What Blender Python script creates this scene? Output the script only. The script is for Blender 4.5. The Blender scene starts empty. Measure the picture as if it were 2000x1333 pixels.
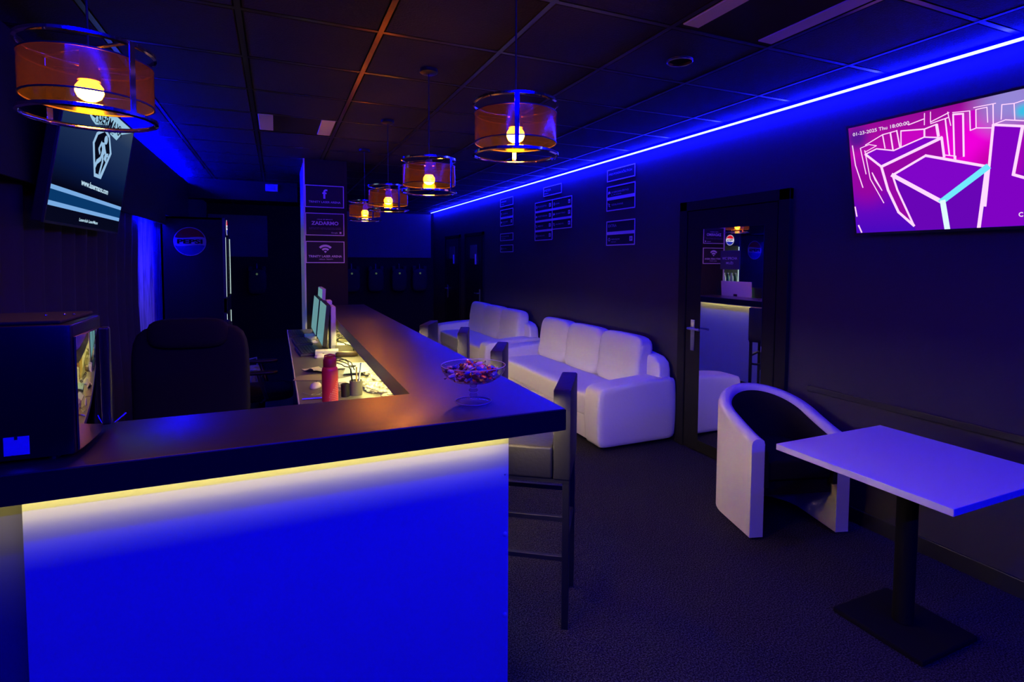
import bpy, bmesh, math, random
from mathutils import Vector, Matrix
random.seed(7)
S = bpy.context.scene
COL = S.collection
R = math.radians
PI = math.pi

# ------------------------------------------------------------------ camera, world, exposure
yaw, pitch, roll = R(23.434), R(2.9875), R(-0.263)
fwd = Vector((math.sin(yaw)*math.cos(pitch), math.cos(yaw)*math.cos(pitch), -math.sin(pitch)))
ri = Vector((math.cos(yaw), -math.sin(yaw), 0)); dn = fwd.cross(ri)
rgt = math.cos(roll)*ri + math.sin(roll)*dn
down = -math.sin(roll)*ri + math.cos(roll)*dn
cd = bpy.data.cameras.new('camera'); cam = bpy.data.objects.new('camera', cd); COL.objects.link(cam)
m = Matrix((rgt, -down, -fwd)).transposed().to_4x4(); m.translation = (0, 0, 1.6)
cam.matrix_world = m
cd.sensor_width = 36; cd.lens = 1062.24/2000*36; cd.shift_y = (563.57-666.5)/2000; cd.clip_start = .02
S.camera = cam
W = bpy.data.worlds.new('world'); S.world = W; W.use_nodes = True
W.node_tree.nodes['Background'].inputs[0].default_value = (0.1, 0.1, 1, 1)
W.node_tree.nodes['Background'].inputs[1].default_value = 0.0
vs = S.view_settings
vs.view_transform = 'Standard'; vs.look = 'None'; vs.gamma = 1; vs.use_curve_mapping = False
vs.exposure = 0.0
S.cycles.use_denoising = True
S.cycles.max_bounces = 8; S.cycles.diffuse_bounces = 3; S.cycles.glossy_bounces = 4; S.cycles.transparent_max_bounces = 16
S.cycles.sample_clamp_indirect = 6
S.cycles.caustics_reflective = False; S.cycles.caustics_refractive = False
# lamp strengths (radiance of the light strips and bulbs, added strips included)
BLUE = (-0.022, -0.006, 1.0)    # a 465 nm diode lies outside the Rec.709 gamut, hence red and green just under zero
BLUE_MAIN, BLUE_BACK, BLUE_COVE, BLUE_CROSS = 245, 270, 560, 160
WARM = (1.0, 0.84, 0.24)
WARM_FRONT, WARM_SIDE, WARM_DESK = 46, 290, 105
BULB = (1.0, 0.27, 0.006); BULB_S = 240
TV_S = 1.0

# ------------------------------------------------------------------ materials
MATS = {}
def mat(name, col, rough=.6, metal=0, spec=.5, emit=None, es=0, bump=0, bscale=200, var=0, vscale=8, coat=0):
    if name in MATS: return MATS[name]
    M = bpy.data.materials.new(name); M.use_nodes = True; MATS[name] = M
    nt = M.node_tree; b = nt.nodes['Principled BSDF']
    b.inputs['Base Color'].default_value = (*col, 1); b.inputs['Roughness'].default_value = rough
    b.inputs['Metallic'].default_value = metal; b.inputs['Specular IOR Level'].default_value = spec
    b.inputs['Coat Weight'].default_value = coat
    if coat: b.inputs['Coat Roughness'].default_value = rough
    if emit: b.inputs['Emission Color'].default_value = (*emit, 1); b.inputs['Emission Strength'].default_value = es
    if bump or var:
        tc = nt.nodes.new('ShaderNodeTexCoord')
    if var:
        n = nt.nodes.new('ShaderNodeTexNoise'); n.inputs['Scale'].default_value = vscale; n.inputs['Detail'].default_value = 4
        nt.links.new(tc.outputs['Object'], n.inputs['Vector'])
        mx = nt.nodes.new('ShaderNodeMix'); mx.data_type = 'RGBA'
        mx.inputs['A'].default_value = (*[c*(1-var) for c in col], 1); mx.inputs['B'].default_value = (*[min(1, c*(1+var)) for c in col], 1)
        nt.links.new(n.outputs['Fac'], mx.inputs['Factor']); nt.links.new(mx.outputs['Result'], b.inputs['Base Color'])
    if bump:
        n = nt.nodes.new('ShaderNodeTexNoise'); n.inputs['Scale'].default_value = bscale; n.inputs['Detail'].default_value = 3
        nt.links.new(tc.outputs['Object'], n.inputs['Vector'])
        bp = nt.nodes.new('ShaderNodeBump'); bp.inputs['Strength'].default_value = bump; bp.inputs['Distance'].default_value = .01
        nt.links.new(n.outputs['Fac'], bp.inputs['Height']); nt.links.new(bp.outputs['Normal'], b.inputs['Normal'])
    return M
def emis(name, col, s, one_sided=False):
    if name in MATS: return MATS[name]
    M = bpy.data.materials.new(name); M.use_nodes = True; MATS[name] = M
    nt = M.node_tree; nt.nodes.clear()
    o = nt.nodes.new('ShaderNodeOutputMaterial'); e = nt.nodes.new('ShaderNodeEmission')
    e.inputs[0].default_value = (*col, 1); e.inputs[1].default_value = s
    nt.links.new(e.outputs[0], o.inputs[0])
    if one_sided:   # a tape of diodes shines from its face only
        g = nt.nodes.new('ShaderNodeNewGeometry'); k = nt.nodes.new('ShaderNodeMath'); k.operation = 'MULTIPLY_ADD'
        k.inputs[1].default_value = -s; k.inputs[2].default_value = s
        nt.links.new(g.outputs['Backfacing'], k.inputs[0]); nt.links.new(k.outputs[0], e.inputs[1])
    return M
def srgb(r, g, b):
    f = lambda c: (c/255/12.92 if c <= 10 else ((c/255+.055)/1.055)**2.4)
    return (f(r), f(g), f(b))

wall_m = mat('dark_wall_paint', (.06, .055, .07), .75, spec=.2, bump=.15, bscale=60)
farwall_m = mat('grey_upper_wall_paint', (.16, .16, .17), .8, spec=.2)
stubside_m = mat('white_stub_paint', (.6, .62, .62), .6)
ceil_m = mat('dark_ceiling_tile', (.023, .024, .028), .8, spec=.2, bump=.4, bscale=140)
bar_m = mat('black_satin_grid', (.03, .03, .03), .28, spec=1.0)
base_m = mat('black_baseboard', (.02, .02, .022), .4)
black_m = mat('black_plastic', (.012, .012, .013), .35)
blackmat_m = mat('black_matt', (.012, .012, .014), .7, spec=.2)
top_m = mat('black_worktop', (.022, .02, .02), .36, spec=1.0, coat=.9)
panel_m = mat('white_laminate', (.74, .73, .72), .45, bump=.02, bscale=30)
greypanel_m = mat('grey_laminate', (.2, .19, .17), .5)
desk_m = mat('brown_grey_desk', (.16, .14, .12), .45, var=.15)
leather_w = mat('white_leather', (.72, .70, .69), .5, bump=.12, bscale=35)
leather_b = mat('black_leather', (.022, .022, .02), .48, bump=.15, bscale=60)
lining_b = mat('black_velour', (.011, .010, .013), .85, spec=.1)
chair_w = mat('white_upholstery', (.70, .66, .66), .6, bump=.06, bscale=120)
metal_b = mat('black_metal', (.014, .014, .015), .5, spec=.35)
ped_m = mat('black_cast_iron', (.008, .008, .009), .8, spec=.08)
chrome = mat('chrome', (.85, .85, .87), .07, metal=1)
steel = mat('brushed_steel', (.6, .6, .62), .28, metal=1)
white_m = mat('white_plastic', (.75, .75, .75), .4)
table_m = mat('white_table_laminate', (.78, .78, .78), .4)
sign_m = mat('black_sign_board', (.02, .017, .03), .6, spec=.25)
ink_m = mat('pale_sign_paint', (.88, .82, .9), .6, spec=.2)
inkdim_m = mat('dim_sign_paint', (.42, .37, .5), .6, spec=.2)
curtain_m = mat('purple_curtain', (.030, .024, .05), .85, spec=.15)
mirror_m = mat('mirror_glass', (.88, .88, .9), .015, metal=1)
diffuser_m = mat('lamp_diffuser', (.7, .68, .7), .5)
paper_m = mat('paper', (.75, .74, .70), .8)
yellow_m = mat('yellow_paper', (.75, .6, .18), .8)
bluepaper_m = mat('pale_blue_paper', (.45, .68, .72), .8)
brown_m = mat('brown_card', (.2, .09, .04), .7)
red_m = mat('red_bottle', (.75, .035, .045), .35, bump=0)
redcap_m = mat('dark_red_cap', (.35, .012, .025), .4)
screen_m = mat('monitor_screen', srgb(70, 105, 105), .25, emit=srgb(100, 150, 148), es=.95)
key_m = mat('dark_keys', (.03, .03, .035), .5)
kb_m = mat('dark_keyboard', (.06, .06, .065), .5)
cord_m = mat('black_cord', (.012, .012, .012), .5)

# carpet: woven loop relief with pale flecks
carpet_m = bpy.data.materials.new('dark_carpet'); carpet_m.use_nodes = True
nt = carpet_m.node_tree; b = nt.nodes['Principled BSDF']; b.inputs['Roughness'].default_value = .95; b.inputs['Specular IOR Level'].default_value = .1
tc = nt.nodes.new('ShaderNodeTexCoord')
mp = nt.nodes.new('ShaderNodeMapping'); mp.inputs['Rotation'].default_value = (0, 0, R(20)); mp.inputs['Scale'].default_value = (75, 130, 75)
nt.links.new(tc.outputs['Object'], mp.inputs[0])
vo = nt.nodes.new('ShaderNodeTexVoronoi'); vo.inputs['Scale'].default_value = 1; nt.links.new(mp.outputs[0], vo.inputs['Vector'])
no = nt.nodes.new('ShaderNodeTexNoise'); no.inputs['Scale'].default_value = 160; no.inputs['Detail'].default_value = 3; nt.links.new(tc.outputs['Object'], no.inputs['Vector'])
cr = nt.nodes.new('ShaderNodeValToRGB'); cr.color_ramp.elements[0].position = .42; cr.color_ramp.elements[0].color = (.011, .010, .012, 1)
cr.color_ramp.elements[1].position = .66; cr.color_ramp.elements[1].color = (.085, .08, .08, 1)
nt.links.new(no.outputs['Fac'], cr.inputs[0]); nt.links.new(cr.outputs[0], b.inputs['Base Color'])
bp = nt.nodes.new('ShaderNodeBump'); bp.inputs['Strength'].default_value = .8; bp.inputs['Distance'].default_value = .006; bp.invert = True
nt.links.new(vo.outputs['Distance'], bp.inputs['Height']); nt.links.new(bp.outputs[0], b.inputs['Normal'])

# smoked amber shade film: see-through, a little glossy, glows where the bulb lights it
amber_m = bpy.data.materials.new('smoked_amber_film'); amber_m.use_nodes = True
nt = amber_m.node_tree; nt.nodes.clear()
o_ = nt.nodes.new('ShaderNodeOutputMaterial')
tr = nt.nodes.new('ShaderNodeBsdfTransparent'); tr.inputs[0].default_value = (.46, .30, .24, 1)
tl = nt.nodes.new('ShaderNodeBsdfTranslucent'); tl.inputs[0].default_value = (.5, .36, .34, 1)
df = nt.nodes.new('ShaderNodeBsdfDiffuse'); df.inputs[0].default_value = (.40, .30, .30, 1)
gl = nt.nodes.new('ShaderNodeBsdfGlossy'); gl.inputs['Roughness'].default_value = .12
a1 = nt.nodes.new('ShaderNodeMixShader'); a1.inputs[0].default_value = .5
a2 = nt.nodes.new('ShaderNodeMixShader'); a2.inputs[0].default_value = .032
a3 = nt.nodes.new('ShaderNodeMixShader'); lw = nt.nodes.new('ShaderNodeFresnel'); lw.inputs[0].default_value = 1.35
nt.links.new(tl.outputs[0], a1.inputs[1]); nt.links.new(df.outputs[0], a1.inputs[2])
nt.links.new(tr.outputs[0], a2.inputs[1]); nt.links.new(a1.outputs[0], a2.inputs[2])
nt.links.new(lw.outputs[0], a3.inputs[0]); nt.links.new(a2.outputs[0], a3.inputs[1]); nt.links.new(gl.outputs[0], a3.inputs[2])
nt.links.new(a3.outputs[0], o_.inputs[0])
def two_sided(nt, f, ior):
    g_ = nt.nodes.new('ShaderNodeNewGeometry'); mr = nt.nodes.new('ShaderNodeMapRange')
    mr.inputs['To Min'].default_value = ior; mr.inputs['To Max'].default_value = 1/ior
    nt.links.new(g_.outputs['Backfacing'], mr.inputs['Value']); nt.links.new(mr.outputs[0], f.inputs[0])
two_sided(nt, lw, 1.35)
# clear glass built as thin walls: transparent with a fresnel gloss
def thin_glass(name, tint=(.93, .93, .95), ior=1.5):
    M = bpy.data.materials.new(name); M.use_nodes = True
    nt = M.node_tree; nt.nodes.clear()
    o_ = nt.nodes.new('ShaderNodeOutputMaterial')
    t = nt.nodes.new('ShaderNodeBsdfTransparent'); t.inputs[0].default_value = (*tint, 1)
    g = nt.nodes.new('ShaderNodeBsdfGlossy'); g.inputs['Roughness'].default_value = .03
    f = nt.nodes.new('ShaderNodeFresnel'); f.inputs[0].default_value = ior
    x = nt.nodes.new('ShaderNodeMixShader'); two_sided(nt, f, ior)
    nt.links.new(f.outputs[0], x.inputs[0]); nt.links.new(t.outputs[0], x.inputs[1]); nt.links.new(g.outputs[0], x.inputs[2]); nt.links.new(x.outputs[0], o_.inputs[0])
    return M
glass_m = thin_glass('clear_glass', (.985, .985, .99), 1.42)
cut_m = thin_glass('cut_glass_glints', (.93, .93, .95), 1.6); nt = cut_m.node_tree
dd = nt.nodes.new('ShaderNodeBsdfDiffuse'); dd.inputs[0].default_value = (.8, .8, .85, 1); xx = nt.nodes.new('ShaderNodeMixShader'); xx.inputs[0].default_value = .16  # white mixed into the glass stands in for the stem's glints
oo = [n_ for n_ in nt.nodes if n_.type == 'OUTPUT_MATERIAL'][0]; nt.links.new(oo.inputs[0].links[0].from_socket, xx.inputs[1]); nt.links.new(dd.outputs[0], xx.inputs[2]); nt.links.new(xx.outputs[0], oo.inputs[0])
glint_m = mat('glass_edge_glint', (.75, .75, .8), .15, spec=1.0)  # pale colour stands in for glints along the glass edges

# streaky frosted window film
film_m = bpy.data.materials.new('streaky_window_film'); film_m.use_nodes = True
nt = film_m.node_tree; b = nt.nodes['Principled BSDF']; b.inputs['Roughness'].default_value = .6
tc = nt.nodes.new('ShaderNodeTexCoord'); mp = nt.nodes.new('ShaderNodeMapping'); mp.inputs['Scale'].default_value = (1, 7, 1.1)
n = nt.nodes.new('ShaderNodeTexNoise'); n.inputs['Scale'].default_value = 2.2; n.inputs['Detail'].default_value = 3
cr = nt.nodes.new('ShaderNodeValToRGB'); cr.color_ramp.elements[0].position = .36; cr.color_ramp.elements[0].color = (.25, .24, .26, 1)
cr.color_ramp.elements[1].position = .56; cr.color_ramp.elements[1].color = (.75, .75, .75, 1)
nt.links.new(tc.outputs['Object'], mp.inputs[0]); nt.links.new(mp.outputs[0], n.inputs['Vector']); nt.links.new(n.outputs['Fac'], cr.inputs[0]); nt.links.new(cr.outputs[0], b.inputs['Base Color'])

led_blue = emis('blue_led', BLUE, BLUE_MAIN)
led_back = emis('blue_led_behind', BLUE, BLUE_BACK)
led_cross = emis('blue_led_cross', BLUE, BLUE_CROSS)
led_cove = emis('blue_led_cove', BLUE, BLUE_COVE)
led_front = emis('warm_led_front', WARM, WARM_FRONT, True)
led_side = emis('warm_led_side', (1.0, .74, .40), WARM_SIDE, True)
led_desk = emis('warm_led_desk', WARM, WARM_DESK, True)
bulb_m = emis('warm_bulb', BULB, BULB_S)
fridge_glow = emis('fridge_light', (.85, 1.0, .97), 4)

# ------------------------------------------------------------------ mesh builder
class B:
    def __init__(s): s.bm = bmesh.new()
    def _rot(s, vs, M):
        if M is not None:
            for v in vs: v.co = M @ v.co
    def box(s, x0, y0, z0, x1, y1, z1, bev=0, seg=2, M=None):
        t = bmesh.new()
        bmesh.ops.create_cube(t, size=1)
        for v in t.verts:
            v.co = Vector(((x0+x1)/2+v.co.x*(x1-x0), (y0+y1)/2+v.co.y*(y1-y0), (z0+z1)/2+v.co.z*(z1-z0)))
        if bev: bmesh.ops.bevel(t, geom=t.edges[:], offset=bev, segments=seg, profile=.5, affect='EDGES', clamp_overlap=True)
        s._rot(t.verts, M); s.merge(t); return s
    def merge(s, t):
        me = bpy.data.meshes.new('t'); t.to_mesh(me); t.free(); s.bm.from_mesh(me); bpy.data.meshes.remove(me)
    def soft(s, c, size, p=5, n=8, M=None, puff=0):
        """cushion: rounded box given by a super-ellipsoid"""
        t = bmesh.new(); bmesh.ops.create_cube(t, size=2); bmesh.ops.subdivide_edges(t, edges=t.edges[:], cuts=n, use_grid_fill=True)
        for v in t.verts:
            q = v.co; k = (abs(q.x)**p+abs(q.y)**p+abs(q.z)**p)**(-1/p)
            q = q*k
            v.co = Vector((c[0]+q.x*size[0]/2, c[1]+q.y*size[1]/2, c[2]+q.z*size[2]/2))
        s._rot(t.verts, M); s.merge(t); return s
    def cyl(s, p0, p1, r0, r1=None, n=16):
        p0, p1 = Vector(p0), Vector(p1); r1 = r0 if r1 is None else r1
        d = p1-p0; t = bmesh.new()
        bmesh.ops.create_cone(t, cap_ends=True, segments=n, radius1=r0, radius2=r1, depth=d.length)
        q = d.to_track_quat('Z', 'Y').to_matrix().to_4x4(); q.translation = (p0+p1)/2
        s._rot(t.verts, q); s.merge(t); return s
    def lathe(s, prof, c=(0, 0, 0), n=32, close=False, M=None):
        c = Vector(c); rows = []
        for r, z in prof:
            if r < 1e-6: v = s.bm.verts.new(c+Vector((0, 0, z))); rows.append([v])
            else: rows.append([s.bm.verts.new(c+Vector((r*math.cos(2*PI*i/n), r*math.sin(2*PI*i/n), z))) for i in range(n)])
        if close: rows.append(rows[0])
        for a, b_ in zip(rows, rows[1:]):
            for i in range(n):
                j = (i+1) % n
                f = [a[i % len(a)], a[j % len(a)], b_[j % len(b_)], b_[i % len(b_)]]
                u = []
                for v in f:
                    if v not in u: u.append(v)
                if len(u) > 2:
                    try: s.bm.faces.new(u)
                    except ValueError: pass
        return s
    def sphere(s, c, r, sc=(1, 1, 1), n=16):
        t = bmesh.new(); bmesh.ops.create_uvsphere(t, u_segments=n, v_segments=max(6, n//2), radius=r)
        for v in t.verts: v.co = Vector((c[0]+v.co.x*sc[0], c[1]+v.co.y*sc[1], c[2]+v.co.z*sc[2]))
        s.merge(t); return s
    def prism(s, pts, vec):
        vec = Vector(vec); a = [s.bm.verts.new(Vector(p)) for p in pts]; b_ = [s.bm.verts.new(Vector(p)+vec) for p in pts]
        s.bm.faces.new(a[::-1]); s.bm.faces.new(b_)
        for i in range(len(a)):
            j = (i+1) % len(a); s.bm.faces.new([a[i], a[j], b_[j], b_[i]])
        return s
    def face(s, pts): s.bm.faces.new([s.bm.verts.new(Vector(p)) for p in pts]); return s
    def tube(s, pts, r, n=8):
        pts = [Vector(p) for p in pts]; rings = []
        for i, p in enumerate(pts):
            d = (pts[min(i+1, len(pts)-1)]-pts[max(i-1, 0)]).normalized()
            u = d.orthogonal().normalized() if i == 0 else (u-d*u.dot(d)).normalized()
            w = d.cross(u)
            rings.append([s.bm.verts.new(p+r*(math.cos(2*PI*k/n)*u+math.sin(2*PI*k/n)*w)) for k in range(n)])
        for a, b_ in zip(rings, rings[1:]):
            for k in range(n): s.bm.faces.new([a[k], a[(k+1) % n], b_[(k+1) % n], b_[k]])
        s.bm.faces.new(rings[0][::-1]); s.bm.faces.new(rings[-1]); return s
    def stroke(s, pts, w, z):
        for (x0, y0), (x1, y1) in zip(pts, pts[1:]):
            d = Vector((x1-x0, y1-y0, 0)); l = d.length
            if l < 1e-6: continue
            d /= l; nrm = Vector((-d.y, d.x, 0))*w/2; e = d*w*.3
            a, b_ = Vector((x0, y0, z))-e, Vector((x1, y1, z))+e
            s.face([a-nrm, b_-nrm, b_+nrm, a+nrm])
        return s
    def build(s, name, m, parent=None, smooth=None, world=False, fixn=True):
        if fixn: bmesh.ops.recalc_face_normals(s.bm, faces=s.bm.faces[:])
        me = bpy.data.meshes.new(name)
        if world and parent is not None:
            L = Vector(parent.location)
            if parent.parent: L = L+Vector(parent.parent.location)
            for v in s.bm.verts: v.co -= L
        s.bm.to_mesh(me); s.bm.free(); me.materials.append(m)
        if smooth is not None:
            for p in me.polygons: p.use_smooth = True
            if smooth < 180: me.set_sharp_from_angle(angle=R(smooth))
        o = bpy.data.objects.new(name, me); COL.objects.link(o); o.parent = parent
        return o

def thing(name, label, cat, loc=(0, 0, 0), rot=None, group=None):
    o = bpy.data.objects.new(name, None); COL.objects.link(o); o.location = loc; o.empty_display_size = .05
    if rot is not None: o.rotation_euler = rot
    o['label'] = label; o['category'] = cat
    if group: o['group'] = group
    return o
def tag(o, label, cat, group=None):
    o['label'] = label; o['category'] = cat
    if group: o['group'] = group
    return o
def struct(o): o['kind'] = 'structure'; return o
def sroot(name, loc=(0, 0, 0), rot=None):
    o = bpy.data.objects.new(name, None); COL.objects.link(o); o.location = loc; o.empty_display_size = .05
    if rot is not None: o.rotation_euler = rot
    return struct(o)
def copy_tree(o, parent=None):
    kids = [c for c in o.children]
    c = o.copy(); COL.objects.link(c); c.parent = parent
    for k in kids: copy_tree(k, c)
    return c
# frames whose local x,y,z are right, up and out of a surface
def frame_rot(right, up):
    r_, u_ = Vector(right), Vector(up); n_ = r_.cross(u_)
    return Matrix((r_, u_, n_)).transposed().to_euler()
ROT_RW = frame_rot((0, -1, 0), (0, 0, 1))    # on the wall to the right
ROT_FR = frame_rot((1, 0, 0), (0, 0, 1))     # facing the camera
ROT_LW = frame_rot((0, 1, 0), (0, 0, 1))     # on the wall to the left

def lettering(txt, x, y, w, h, m, parent, z=.002, bold=.0, name='lettering', shear=0):
    """flat lettering scaled to w x h with its lower left corner at x,y"""
    cu = bpy.data.curves.new('txt', 'FONT'); cu.body = txt; cu.size = 1; cu.offset = bold; cu.resolution_u = 3; cu.shear = shear
    to = bpy.data.objects.new('txt', cu); COL.objects.link(to)
    dg = bpy.context.evaluated_depsgraph_get()
    me = bpy.data.meshes.new_from_object(to.evaluated_get(dg))
    bpy.data.objects.remove(to); bpy.data.curves.remove(cu)
    me.name = name
    xs = [v.co.x for v in me.vertices]; ys = [v.co.y for v in me.vertices]
    x0, x1, y0, y1 = min(xs), max(xs), min(ys), max(ys)
    for v in me.vertices:
        v.co = Vector((x+(v.co.x-x0)/(x1-x0)*w, y+(v.co.y-y0)/(y1-y0)*h, z))
    me.materials.clear(); me.materials.append(m)
    o = bpy.data.objects.new(name, me); COL.objects.link(o); o.parent = parent
    return o

# ------------------------------------------------------------------ room shell
XL, XR, YB, YF, ZC = -1.2, 3.24, -1.7, 11.9, 2.665
fl = struct(B().box(XL-.1, YB-.1, -.1, XR+.1, YF+.1, 0).build('floor', carpet_m))
wr = struct(B().box(XR, YB-.1, 0, XR+.12, YF+.1, ZC+.1).build('wall_right', wall_m))
wl = struct(B().box(XL-.12, YB-.1, 0, XL, YF+.1, ZC+.1).build('wall_left', wall_m))
wf = struct(B().box(XL, YF, 0, XR, YF+.12, ZC+.1).build('wall_far', blackmat_m))
wb = struct(B().box(XL, YB-.12, 0, XR, YB, ZC+.1).build('wall_back', wall_m))
B().box(XL+.02, YF-.03, 1.64, -.15, YF, 2.45).build('upper_panel', farwall_m, wf)
B().box(1.0, YF-.03, 1.64, 3.17, YF, 2.6).build('upper_panel', farwall_m, wf)
# stub wall that carries the three notices
stub = struct(B().box(.29, 6.2, 0, .722, 7.28, ZC, .004).build('wall_center', blackmat_m))
B().box(.2865, 6.206, 0, .29, 7.275, ZC-.002).build('side_lining', stubside_m, stub)
B().box(.276, 6.19, 0, .292, 6.206, ZC-.002).build('corner_strip', white_m, stub)
struct(B().box(XL, 8.3, 2.4, .29, 8.5, ZC).build('trim_1', blackmat_m))
# baseboards and chair rail on the right wall
struct(B().box(XR-.018, YB, 0, XR, 2.72, .09, .004).build('baseboard_right', base_m))
struct(B().box(XR-.015, 3.72, 0, XR, 8.3, .09, .004).build('baseboard_rear', base_m))
struct(B().box(XR-.02, YB, .74, XR, 2.5, .78, .006).build('trim_2', base_m))

# ceiling: grid bars and tiles
ce = struct(B().box(XL, YB, ZC+.03, XR, YF, ZC+.1).build('ceiling', blackmat_m))
GX = [-.733+.6*k for k in range(7)]; GY = [2.638+.6*k for k in range(-7, 16)]
for x in GX: B().box(x-.012, YB, ZC-.004, x+.012, YF, ZC+.012).build('main_runner', bar_m, ce)
xs = [XL]+GX+[XR]; ys = [YB]+[y for y in GY if YB < y < YF]+[YF]
for y in ys[1:-1]: B().box(XL, y-.012, ZC-.003, XR, y+.012, ZC+.010).build('cross_runner', bar_m, ce)
FIX = {(0.467-.6, 4.438): 0, (1.667, 1.438): 1}
fix_cells = []
tile_mesh = {}
for i in range(len(xs)-1):
    for j in range(len(ys)-1):
        x0, x1, y0, y1 = xs[i], xs[i+1], ys[j], ys[j+1]
        if any(abs(x0-a) < .02 and abs(y0-b_) < .02 for a, b_ in FIX): fix_cells.append((x0, y0)); continue
        key = (round(x1-x0, 3), round(y1-y0, 3))
        if key not in tile_mesh:
            w_, d_ = key
            bb = B().box(.012, .012, .004, w_-.012, d_-.012, .03).box(.018, .018, -.003, w_-.018, d_-.018, .02, .003, 1)
            o = bb.build('ceiling_tile', ceil_m, ce); tile_mesh[key] = o.data
        else:
            o = bpy.data.objects.new('ceiling_tile', tile_mesh[key]); COL.objects.link(o); o.parent = ce
        o.location = (x0, y0, ZC)
def recessed_lamp(x0, y0, w, label):
    t = thing('ceiling_light', label, 'ceiling light', (x0, y0, ZC), group='recessed ceiling lights')
    B().box(.014, .014, 0, .586, .586, .03).build('housing', blackmat_m, t)
    for a in (.027, .573-w): B().box(a, .03, -.006, a+w, .555, .012, .003, 1).build('diffuser', diffuser_m, t)
recessed_lamp(-.133, 4.438-.02, .103, 'unlit square ceiling light with two pale strips, above the stub wall side')
recessed_lamp(1.667, 1.438, .09, 'unlit square ceiling light with two violet strips, nearest the big wall screen')
# downlight ring
t = thing('ceiling_speaker', 'small round black ceiling fitting with chrome rim', 'ceiling fitting', (1.983, 2.35, ZC))
B().lathe([(0, -.003), (.055, -.003), (.06, -.012), (.066, -.010), (.07, .002)], n=36).build('body', black_m, t, 40)
B().lathe([(.060, -.012), (.064, -.016), (.068, -.012), (.064, -.009)], n=36, close=True).build('rim', steel, t, 60)

# ------------------------------------------------------------------ blue light strips
def led_run(name, label, boxes, m, cat='light strip'):
    t = thing(name, label, cat, boxes[0][:3])
    for b_ in boxes:
        bb = B()
        x0, y0, z0, x1, y1, z1 = b_
        n = max(1, int(max(x1-x0, y1-y0)/.8))
        for k in range(n):
            if y1-y0 > x1-x0: bb.box(x0, y0+(y1-y0)*k/n, z0, x1, y0+(y1-y0)*(k+1)/n, z1)
            else: bb.box(x0+(x1-x0)*k/n, y0, z0, x0+(x1-x0)*(k+1)/n, y1, z1)
        bb.build('glowing_strip', m, t, world=True)
    return t
strip_r = led_run('light_strip', 'long glowing blue light strip along the top of the dark wall of price signs',
        [(XR-.063, 1.405, ZC-.034, XR-.045, YF-.03, ZC-.014), (XR-.063, YB+.02, ZC-.034, XR-.045, 1.385, ZC-.014)], led_blue)
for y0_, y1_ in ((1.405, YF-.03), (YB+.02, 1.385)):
    B().box(XR-.071, y0_, ZC-.041, XR-.0575, y1_, ZC-.0275, .002, 1).build('white_core', emis('white_core', (.75, 1.0, 1.6), 1.3), strip_r, world=True)  # glowing white line added to imitate the strip's blown-out core
led_run('light_strip', 'blue light strip along the top of the wall behind the viewer', [(XL+.05, YB+.004, ZC-.03, XR-.05, YB+.026, ZC-.008)], led_back)
led_run('light_strip', 'blue light strip across the ceiling in front of the bar', [(-1.15, .04, ZC-.034, 1.5, .062, ZC-.008)], led_cross)
# pelmet with a hidden strip over the curtain
pel = struct(B().box(-1.06, 1.2, 1.95, -1.045, 6.64, 2.595).box(-1.06, 6.64, 2.06, -1.045, 8.29, 2.595).build('trim_3', blackmat_m))
led_run('light_strip', 'hidden blue light strips behind the dark pelmet, the lower one added to light the window', [(-1.12, 4.9, 2.60, -1.095, 8.25, 2.62), (-1.08, 5.6, 1.96, -1.062, 6.6, 1.975)], led_cove)  # lower strip is added to brighten the window film

# ------------------------------------------------------------------ left wall: window, curtain, televisions
win = sroot('window_1', (XL, 6.6, .86))
B().box(XL, 5.72, .84, XL+.03, 7.5, .88).box(XL, 5.72, 2.02, XL+.03, 7.5, 2.06).box(XL, 5.72, .84, XL+.03, 5.77, 2.06).box(XL, 7.45, .84, XL+.03, 7.5, 2.06).build('window_frame', blackmat_m, win, world=True)
B().box(XL, 5.77, .88, XL+.02, 7.45, 2.02).build('pane', film_m, win, world=True)
B().box(XL, 5.70, .82, XL+.06, 7.52, .842, .004).build('window_sill', blackmat_m, win, world=True)
bb = B(); rows = []
NY, NZ = 150, 8
for i in range(NY+1):
    y = 1.4+4.35*i/NY; col = []
    for k in range(NZ+1):
        z = .06+2.28*k/NZ; a = .028+.012*math.sin(k*1.1)
        col.append(bb.bm.verts.new((-1.13+a*math.sin(i*.78+.5*math.sin(i*.13)+.12*k), y, z)))
    rows.append(col)
for a, b_ in zip(rows, rows[1:]):
    for k in range(NZ): bb.bm.faces.new([a[k], b_[k], b_[k+1], a[k+1]])
cur = bb.build('curtain', curtain_m, None, 180)
tag(cur, 'long dark purple pleated curtain hanging on the wall beside the fridge', 'curtain')
md = cur.modifiers.new('thick', 'SOLIDIFY'); md.thickness = .005

def tv(name, label, O, rot, w, h, u0, v0):
    t = thing(name, label, 'television', O, rot)
    B().box(u0-.012, v0-.012, -.05, u0+w+.012, v0+h+.012, -.004, .006).build('casing', blackmat_m, t)
    B().box(u0+w*.3, v0+h*.25, -.11, u0+w*.7, v0+h*.75, -.05, .01).build('mount', black_m, t)
    b1 = B()
    b1.box(u0-.013, v0-.013, -.008, u0+w+.013, v0, .002).box(u0-.013, v0+h, -.008, u0+w+.013, v0+h+.013, .002).box(u0-.013, v0, -.008, u0, v0+h, .002).box(u0+w, v0, -.008, u0+w+.013, v0+h, .002)
    b1.build('bezel', black_m, t)
    return t
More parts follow.
